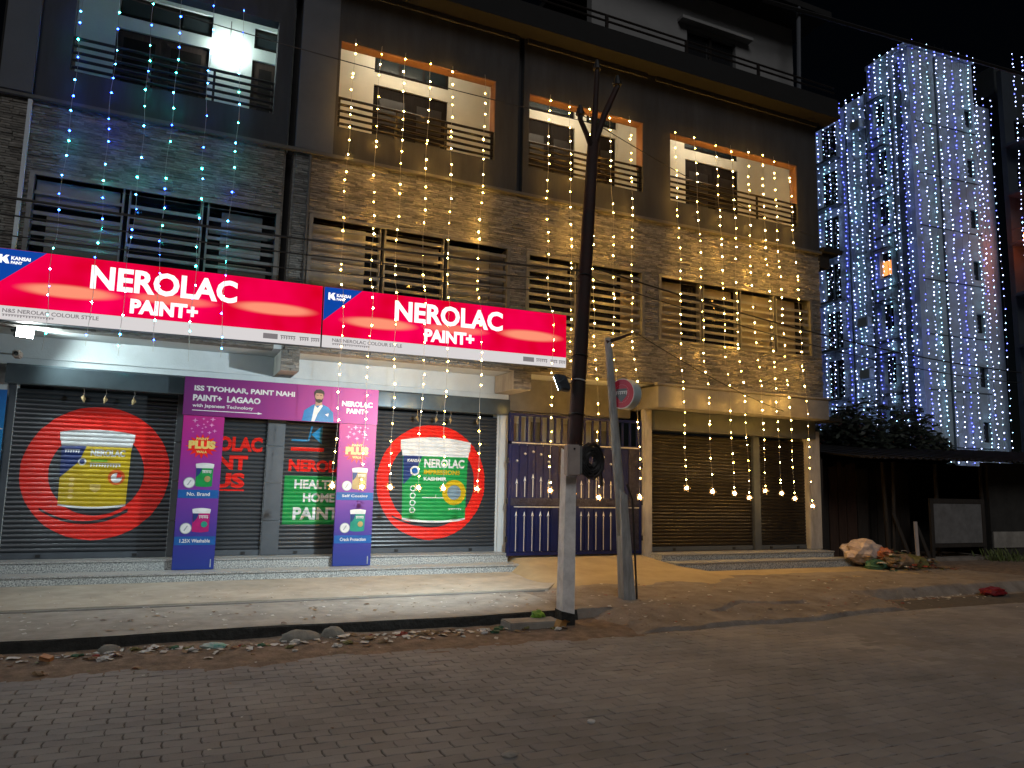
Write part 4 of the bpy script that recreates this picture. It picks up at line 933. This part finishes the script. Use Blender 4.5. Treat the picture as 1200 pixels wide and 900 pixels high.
def tower_string(x, y, zt, zb, label, seed, group, rot=TW_ROT, base=TA, dz=.265, pick=None):
    rg = random.Random(seed); o = empty('light_string', base, label=label, cat='light string', group=group); o.rotation_euler.z = rot
    mb = MB(); n = int((zt-zb)/dz); dx, dy = rg.uniform(-.12, .12), rg.uniform(-.12, .12)
    pts = [(x+dx*t+.03*math.sin(t*11+seed), y+dy*t+.03*math.sin(t*9+seed*2), zt+(zb-zt)*t) for t in [i/20 for i in range(21)]]
    MB().tube(pts, .006, 4).build('cord', M['black'], o)
    for i in range(n):
        t = (i+.5)/n*20; a = int(t); p = Vector(pts[a]).lerp(Vector(pts[min(a+1, 20)]), t-a)
        if rg.random() < .09: continue
        mb.octa(p+Vector((rg.uniform(-.045, .045), rg.uniform(-.04, .04), rg.uniform(-.06, .06))), .037*rg.uniform(.5, 1.25), pick if pick is not None and rg.random() < .75 else rg.choice((0, 0, 1, 2)))
    mb.build('bulbs', TB, o, kind='stuff')
NL = 20
for i in range(NL):
    y = .12+8.9*(i/(NL-1))**1.12
    tower_string(-.2 if y < 2.9 else -.1, y, 26.9 if y < 2.9 else 25.6, 3.0, '%s blue light string from the corner on the shaded side of the tower' % ORD[i], 100+i, 'blue strings on the tower side', pick=(0, 1, 0, 0, 2)[i % 5])
NR = 9
for i in range(NR):
    tower_string(.05+4.85*i/(NR-1), -.2, 26.85-.0*i, 3.0, '%s blue light string from the corner on the broad face of the tower' % ORD[i], 140+i, 'blue strings on the tower face', pick=(1, 0, 2, 0, 0)[i % 5])
tower_string(5.9, 1.2, 26.2, 3, 'sparse blue light string hung past the broad face of the tower', 180, 'blue strings beyond the tower', dz=.62)
for i, (x, y) in enumerate(((5.35, 1.3), (6.5, 1.15), (7.2, 1.2), (7.8, 1.1))):
    tower_string(x, y, 25.6, 3, '%s blue light string on the set back wall of the tower' % ORD[i], 182+i, 'blue strings beyond the tower', dz=.4)
rg = random.Random(41)
for k in range(8):
    z = 1.2+FL*k
    box('floor_line', tower_dark, K, .3, 4.9, -.015, -.001, z-.09, z-.02)
    if rg.random() < .6: MB().bevbox(-.42, -.002, 3.2, 3.95, z+.9, z+1.45, .03).build('air_conditioner', tower_wall, K)
    if rg.random() < .6: MB().bevbox(5.0, 5.5, 1.15, 1.598, z+.5, z+1.0, .03).build('air_conditioner', tower_wall, K)
for x, y in ((-.06, 3.05), (-.06, 4.6), (-.06, 1.25)): MB().tube([(x, y, 3), (x, y, 25.2)], .055, 6).build('pipe_or_shade_strip', tower_dark, K)
MB().tube([(1.9, -.06, 3), (1.9, -.06, 26.2)], .055, 6).build('pipe_or_shade_strip', tower_dark, K)
# neighbour block at the picture's edge
block_dark = mat('block_wall', (.025, .033, .037), .85, noise=.2, nscale=.8)
K2 = empty('neighbour_block', (44.3, 13.4, 0), label='dark apartment block at the edge beyond the blue tower', cat='building'); K2.rotation_euler.z = R(-4)
pierced(-.6, 9, 0, 27, 0, .3, [(.2, 1.2, 1.5+FL*k, 2.9+FL*k) for k in range(8)]).build('front_wall', block_dark, K2)
for k in range(8): box('balcony_slab', block_dark, K2, -.8, 3, -1.1, -.001, 1.05+FL*k, 1.2+FL*k); box('pane', M['pane'], K2, .2, 1.2, .2, .22, 1.5+FL*k, 2.9+FL*k)
box('roof_tank', block_dark, K2, .2, 2, 1, 3, 26.2, 28)
for i in range(3):
    tower_string(-1.35+.7*i, -1.25, 27.2, 3, '%s blue light string on the dark block beyond the tower' % ORD[i], 190+i, 'blue strings on the neighbour block', rot=R(-4), base=(44.3, 13.4, 0), pick=0)
lo = empty('orange_lantern', (43.1, 12.1, 16.2), label='glowing orange lantern on the dark block beyond the tower', cat='lantern')
MB().ball((0, 0, 0), .32, sub=2, sc=(1, 1, 1.2)).build('lantern_globe', emit('orange_lantern', (1, .16, .04), 30), lo, smooth=True); MB().tube([(0, 0, .35), (0, .3, .6), (0, 1.0, .6)], .03, 5).build('lantern_hook', M['black'], lo)
lo = empty('orange_lantern', (43.7, 12.0, 15.3), label='lower orange lantern on the dark block beyond the tower', cat='lantern')
MB().ball((0, 0, 0), .26, sub=2, sc=(1, 1, 1.2)).build('lantern_globe', emit('orange_lantern', (1, .16, .04), 30), lo, smooth=True); MB().tube([(0, 0, .3), (0, .3, .6), (0, 1.0, .6)], .03, 5).build('lantern_hook', M['black'], lo)

# ================================================================== TREES BEHIND THE SHACK
LEAF = mat('leaf', (.02, .03, .018), .6, noise=.4, nscale=3)
BARK = mat('bark', (.07, .055, .04), .9, noise=.4, nscale=8)
def tree(loc, h, rx, rz, nleaf, seed, label):
    rg = random.Random(seed); t = empty('tree', loc, label=label, cat='tree', group='trees behind the shack')
    mb = MB().tube([(0, 0, 0), (.08, .05, h*.3), (0, .1, h*.6)], [.17, .13, .08], 8); tips = []
    for i in range(11):
        a = rg.random()*6.28; e = Vector((math.cos(a)*rx*rg.uniform(.3, .8), math.sin(a)*rx*rg.uniform(.3, .8), h*.62+rg.uniform(-.1, .75)*rz)); s = Vector((0, .05, h*rg.uniform(.25, .58)))
        mb.tube([s, s.lerp(e, .5)+Vector((0, 0, .15)), e], [.06, .035, .015], 5); tips.append(e)
    mb.build('trunk', BARK, t)
    cl = [(tip, rg.uniform(.35, .6)*rx*.75) for tip in tips]+[(Vector((rg.uniform(-1, 1)*rx*.8, rg.uniform(-1, 1)*rx*.8, h*.62+rg.uniform(-.2, .9)*rz)), rg.uniform(.25, .5)*rx*.7) for _ in range(12)]
    lf = MB()
    for _ in range(nleaf):
        c, r = cl[rg.randrange(len(cl))]; d = Vector((rg.gauss(0, 1), rg.gauss(0, 1), rg.gauss(0, 1))).normalized()*r*rg.random()**.4
        p = c+d; u = Vector((rg.gauss(0, 1), rg.gauss(0, 1), rg.gauss(0, .5))).normalized(); v = u.orthogonal().normalized(); L = rg.uniform(.08, .15)
        lf.add([p-u*L, p-v*L*.4, p+u*L, p+v*L*.4], [(0, 1, 2, 3)])
    lf.build('crown', LEAF, t, kind='stuff')
tree((19.0, 4.6, 0), 4.5, 2.2, 1.25, 9500, 1, 'dark leafy tree against the blue tower close to the shop corner')
tree((21.8, 4.9, 0), 4.1, 2.0, 1.0, 8000, 2, 'smaller dark tree next to it against the blue tower')

# ================================================================== SHACK ROW
TIN = mat('black_tin', (.02, .019, .018), .7, .3, noise=.4, nscale=2); PLK = mat('old_plank', (.035, .028, .023), .9, noise=.5, nscale=4, stretch=(6, 6, .7)); PLKB = mat('brown_plank', (.055, .028, .018), .9, noise=.4, nscale=4, stretch=(6, 6, .7))
MUD = mat('shack_mud', (.035, .033, .03), .95, noise=.4, nscale=3)
H = empty('roadside_shack', (0, 0, 0), label='low dark shack of planks under a sagging tin roof', cat='shack')
rg = random.Random(8)
for i in range(16):
    x = 13.55+i*.9; 
    cr = MB(); vs = []
    for j in range(9): vs += [(x+j*.113, -1.2, 2.42+.012*i+.022*math.cos(j*math.pi)), (x+j*.113, 4.0, 3.02+.012*i+.022*math.cos(j*math.pi))]
    cr.add(vs, [(2*j, 2*j+2, 2*j+3, 2*j+1) for j in range(8)])
    cr.build('roof_sheet', TIN, H)
x = 13.4
while x < 15.5:
    w = rg.uniform(.13, .2); box('plank', PLKB if 14.1 < x < 15.1 else PLK, H, x, x+w-.012, .3+rg.uniform(-.015, .015), .33, .05, 2.3+rg.uniform(-.1, .08)); x += w
x = 15.7
while x < 17.2:
    w = rg.uniform(.16, .24); box('plank', PLK, H, x, x+w-.015, .6+rg.uniform(-.02, .02), .64, .05, 2.2+rg.uniform(-.1, .1)); x += w
box('back_wall', MUD, H, 13.3, 28, 1.6, 1.7, 0, 2.5)
for i, (xx, lean) in enumerate(((13.45, .02), (15.55, -.1), (15.7, .12), (17.3, 0), (19.0, 0), (21.5, .05))):
    MB().tube([(xx, -.2, .0), (xx+lean, -.2, 2.4)], [.055, .045], 7).build('post', PLK, H)
box('plinth', M['earth2'], H, 16.6, 19.1, -.6, .5, .0, .16, b=.02)
box('plaster_wall', MUD, H, 19.15, 27, -.3, -.1, .05, 2.5)
box('wall_skirting', M['walk2'], H, 19.2, 27, -.33, -.301, .35, .75)
nb_ = empty('notice_board', (0, -.45, 0), label='pale metal board in a dark frame on the shack front', cat='board')
bdm = mat('galvanised_board', (.22, .22, .22), .6, .2, noise=.35, nscale=4)
box('board_sheet', bdm, nb_, 16.8, 18.55, -.02, .0, .5, 1.44)
for a, b, c, d in ((16.68, 18.68, 1.445, 1.56), (16.68, 18.68, .4, .495), (16.68, 16.795, .496, 1.444), (18.555, 18.68, .496, 1.444)): box('board_frame', PLK, nb_, a, b, -.03, .02, c, d)
for xx in (16.74, 18.62): box('board_leg', PLK, nb_, xx-.05, xx+.05, -.02, .03, .02, .398)
for i, (x0, x1, z1, lab) in enumerate(((15.9, 15.7, 1.2, 'grey plank leaning beside the shack post'), (16.1, 16.45, 1.0, 'short plank leaning under the pale board'), (16.55, 16.5, .9, 'upright stub plank next to the pale board'))):
    MB().add([(x0-.05, -.55, .05), (x0+.05, -.55, .05), (x1+.05, -.25, z1), (x1-.05, -.25, z1), (x0-.05, -.52, .05), (x0+.05, -.52, .05), (x1+.05, -.22, z1), (x1-.05, -.22, z1)], [(0, 1, 2, 3), (5, 4, 7, 6), (0, 3, 7, 4), (1, 5, 6, 2), (3, 2, 6, 7), (0, 4, 5, 1)]).build('leaning_plank', M['boxgrey'] if i == 1 else PLK, label=lab, cat='plank', group='planks leaning on the shack')
# weeds
wd_ = MB(); rg = random.Random(31); WEED = mat('weed', (.09, .12, .03), .7, noise=.3, nscale=5)
for _ in range(170):
    x, y = 18.9+rg.gauss(0, .3), -.75+rg.gauss(0, .2); h = rg.uniform(.08, .38); a = rg.random()*6.28; dx, dy = math.cos(a)*h*.5, math.sin(a)*h*.5
    wd_.add([(x-.02, y, .05), (x+.02, y, .05), (x+dx*.6+.02, y+dy*.6, .05+h*.75), (x+dx, y+dy, .05+h)], [(0, 1, 2), (0, 2, 3)])
wd_.build('weed_clump', WEED, label='green weeds growing by the post at the pale board', cat='weeds', kind='stuff')

# ================================================================== RUBBISH
def crumpled(loc, r, sc, seed, jag=.22, sub=3):
    rg = random.Random(seed); bm = bmesh.new(); bmesh.ops.create_icosphere(bm, subdivisions=sub, radius=1)
    for v in bm.verts:
        q = v.co.copy(); k = 1+jag*mn.noise(q*2.2+Vector((seed*3.1, 0, 0)))*1.6+jag*.5*abs(mn.noise(q*5+Vector((seed, 9, 0))))
        v.co = Vector((q.x*sc[0], q.y*sc[1], q.z*sc[2]))*r*k
        v.co.z = max(v.co.z, -r*sc[2]*.75)
    mb = MB().bm(bm); bm.free(); return mb
bags = (((13.35, -1.35, .42), .34, (1.25, .9, .75), 'pale_bag', (.62, .5, .44), 'big pale plastic bag on top of the rubbish by the steps'),
        ((13.62, -1.6, .36), .22, (1.0, .9, .8), 'orange_bag', (.5, .16, .07), 'orange plastic bag tucked into the rubbish'),
        ((13.75, -1.85, .24), .3, (1.2, 1, .6), 'brown_bag', (.2, .15, .1), 'brown rubbish bag in the front of the heap'),
        ((14.1, -1.9, .22), .28, (1.2, 1, .65), 'olive_bag', (.16, .15, .05), 'olive rubbish bag at the shack side of the heap'),
        ((13.2, -1.8, .2), .2, (1.1, .9, .6), 'green_bag', (.05, .16, .1), 'small green bag beside the granite step'),
        ((14.35, -1.75, .2), .2, (1.2, 1, .6), 'grey_bag', (.3, .3, .3), 'grey crumpled bag at the end of the heap'))
for i, (l, r, sc, n, c, lab) in enumerate(bags):
    r *= 1.06
    crumpled(l, r, sc, i+1).build('rubbish_bag', mat(n, c, .5, noise=.4, nscale=9, bump=.6, bscale=18), loc=l, label=lab, cat='bag', group='rubbish bags by the shop steps')
crumpled(0, .15, (1.6, 1, .5), 12).build('red_bag', mat('red_bag', (.26, .012, .018), .5, noise=.5, nscale=8), loc=(12.75, -4.45, .06), label='crumpled red bag lying by the broken kerb', cat='bag')
hp_ = MB(); rg = random.Random(17); hm_ = [mat('scrap_'+k, c, .7, noise=.3, nscale=12) for k, c in (('white', (.6, .59, .56)), ('brown', (.16, .1, .06)), ('olive', (.18, .17, .06)), ('tan', (.3, .2, .11)), ('green', (.05, .14, .08)), ('red', (.3, .05, .03)))]
def scrap(mb, x, y, z, s, mi, rg):
    a = rg.random()*6.28; c, sn = math.cos(a), math.sin(a); w, l = s*rg.uniform(.35, .9), s; k = s*rg.uniform(.1, .45)
    P_ = [(-l, -w, 0), (0, -w*rg.uniform(.6, 1.1), k), (l, -w, rg.uniform(0, k)), (l*rg.uniform(.7, 1), w, 0), (0, w, k*rg.uniform(.4, 1)), (-l, w*rg.uniform(.5, 1), rg.uniform(0, k*.6))]
    mb.add([(x+p*c-q*sn, y+p*sn+q*c, z+.006+r_) for p, q, r_ in P_], [(0, 1, 4, 5), (1, 2, 3, 4)], mi)
for _ in range(420):
    t = rg.random(); x = 13.1+rg.random()*1.9; y = -1.75+rg.gauss(0, .3)-.1*(x-13.5); z = max(.08, .46-.5*abs(y+1.75)-.2*abs(x-13.75))*rg.random()**.6+.08
    scrap(hp_, x, y, z, rg.uniform(.03, .09), rg.randrange(6), rg)
hp_.build('rubbish_scraps', hm_, label='loose rubbish strewn between the bags', cat='litter', kind='stuff')
lit = MB(); rg = random.Random(23)
def ground_z(x, y):
    if x < XW:
        if y > -2.85: return .176
        if y > -4.48: return .152
        return dirt_z(x, y)
    if y < -5.85: return .004
    return max(slope_z(x, y), 0)
for _ in range(260):          # gutter
    x = rg.uniform(-2, 4.3); y = -4.72-abs(rg.gauss(0, .16)); scrap(lit, x, y, ground_z(x, y), rg.uniform(.018, .08)*rg.uniform(.5, 1), rg.choice((0, 0, 0, 0, 3, 1)), rg)
for _ in range(170):          # fine crumbs over the dirt
    x = rg.uniform(-2, 6); y = rg.uniform(-5.6, -4.65); scrap(lit, x, y, ground_z(x, y), rg.uniform(.006, .02), rg.choice((0, 1, 1, 2, 3)), rg)
for _ in range(420):          # footway
    x = rg.uniform(-2, 5.2); y = rg.choice((-3.3, -4.0, -2.3))+rg.gauss(0, .4)
    if -4.42 < y < -1: scrap(lit, x, y, ground_z(x, y), rg.uniform(.005, .034)*(1 if y < -2.9 else .55), rg.choice((0, 0, 1, 1, 3)), rg)
for _ in range(300):          # slope and apron end
    x = rg.uniform(5, 12); y = rg.uniform(-5.5, -2.5); scrap(lit, x, y, ground_z(x, y), rg.uniform(.008, .035), rg.choice((0, 0, 1, 1, 3, 5)), rg)
for _ in range(60):
    x = rg.uniform(0, 11); y = rg.uniform(-9, -5.6); scrap(lit, x, y, .004, rg.uniform(.006, .016), rg.choice((0, 1, 3)), rg)
for _ in range(60):
    x = rg.uniform(10.8, 13.2); y = -4.35+rg.gauss(0, .12); scrap(lit, x, y, .0, rg.uniform(.01, .045), 0, rg)
for _ in range(70):
    x = rg.uniform(-2, 4.3); y = -4.72-abs(rg.gauss(0, .2)); r = rg.uniform(.012, .04)
    lit.ball((x, y, ground_z(x, y)+r*.4), r, rg.choice((0, 0, 1, 2, 3, 4, 5)), .45, 2, (1.4, 1, .6), rg)
lit.build('litter_scraps', hm_, label='paper and plastic scraps scattered along the gutter', cat='litter', kind='stuff')
STN = mat('field_stone', (.26, .25, .22), .9, noise=.35, nscale=7, bump=.5, bscale=30)
for l, r, sc, s, lab in (((1.38, -4.72, .05), .13, (1.5, .9, .7), 3, 'longer grey stone lying against the black kerb'), ((1.72, -4.68, .06), .11, (1.1, .9, .8), 5, 'rounder grey stone next to the longer one at the kerb'), ((-.35, -4.7, .04), .08, (1.2, .9, .8), 7, 'dark lump of rubble under the black kerb')):
    crumpled(l, r, sc, s, .12).build('stone', STN, loc=l, smooth=True, label=lab, cat='stone', group='stones by the kerb')
mb = MB().bevbox(-.34, .34, -.13, .13, -.045, .045, .012); sl = mb.build('concrete_slab', M['walk2'], loc=(3.98, -4.78, .07), label='loose concrete slab lying at the kerb beside the pole foot', cat='slab'); sl.rotation_euler = (.05, .02, .06)
def carton(loc, s, rot, c, n, lab):
    o = empty('carton', loc, label=lab, cat='carton'); o.rotation_euler = rot; m = mat(n, c, .7, noise=.25, nscale=14)
    MB().bevbox(-s, s, -s*.6, s*.6, -s*.7, s*.7, s*.06).build('carton_body', m, o); MB().add([(-s, -s*.6, s*.7), (s, -s*.6, s*.7), (s*1.1, -s*1.1, s*1.05), (-s*.9, -s*1.1, s*1.1)], [(0, 1, 2, 3)]).build('carton_flap', m, o)
carton((4.28, -4.93, .07), .065, (.2, .3, .5), (.5, .27, .09), 'orange_card', 'small orange carton by the loose slab')
carton((-.82, -4.93, .05), .05, (.3, .2, -.5), (.55, .27, .12), 'tan_card', 'tan and red carton in the gutter below the banner')
crumpled(0, .07, (1.6, .8, .5), 21).build('plastic_packet', mat('teal_plastic', (.05, .4, .35), .4, noise=.5, nscale=14, col2=(.5, .5, .48)), loc=(.55, -4.82, .05), label='teal and white plastic packet in the gutter', cat='packet')
crumpled(0, .07, (1.2, .8, .8), 22).build('plastic_packet', mat('lime_plastic', (.2, .4, .04), .4, noise=.5, nscale=14), loc=(4.12, -4.66, .14), label='lime green plastic packet on the loose slab', cat='packet')
crumpled(0, .022, (1.5, .9, .7), 23, sub=2).build('pebble', mat('white_pebble', (.6, .6, .58), .7), loc=(2.86, -8.02, .014), label='small white stone on the pavers at the bottom edge', cat='stone')
crumpled(0, .03, (1.8, .9, .7), 24, sub=2).build('paper_ball', mat('dirty_paper', (.35, .32, .28), .8), loc=(2.05, -8.42, .018), label='crumpled dirty paper on the pavers at the bottom edge', cat='paper')

# withered festoon leaves left under the shutter hood
FEST = mat('dry_leaf', (.35, .25, .12), .8, noise=.4, nscale=12)
rg = random.Random(77)
for xs_, lab, gr in (((-1.18, -.89, -.51), 'dry festoon leaf hanging under the hood above the yellow tub', 'festoon leaves over the yellow tub'), ((3.94, 4.3, 4.56, 5.08), 'dry festoon leaf hanging under the hood above the green tub', 'festoon leaves over the green tub')):
    for k_, x in enumerate(xs_):
        a = rg.uniform(-.6, .6); f = empty('festoon_leaf', (x, -.2, 2.93), label='%s %s' % (ORD[k_], lab.replace('leaf hanging', 'leaf from the left hanging')), cat='leaf', group=gr)
        MB().tube([(0, 0, 0), (.01, 0, -.05), (.02*a, .01, -.1)], .003, 4).build('thread', CORD, f)
        MB().add([(.02*a, .01, -.09), (-.03, 0, -.14), (.06*a, -.02, -.22), (.035, .02, -.15), (.0, -.015, -.15)], [(0, 1, 4), (1, 2, 4), (2, 3, 4), (3, 0, 4)]).build('blade', FEST, f)
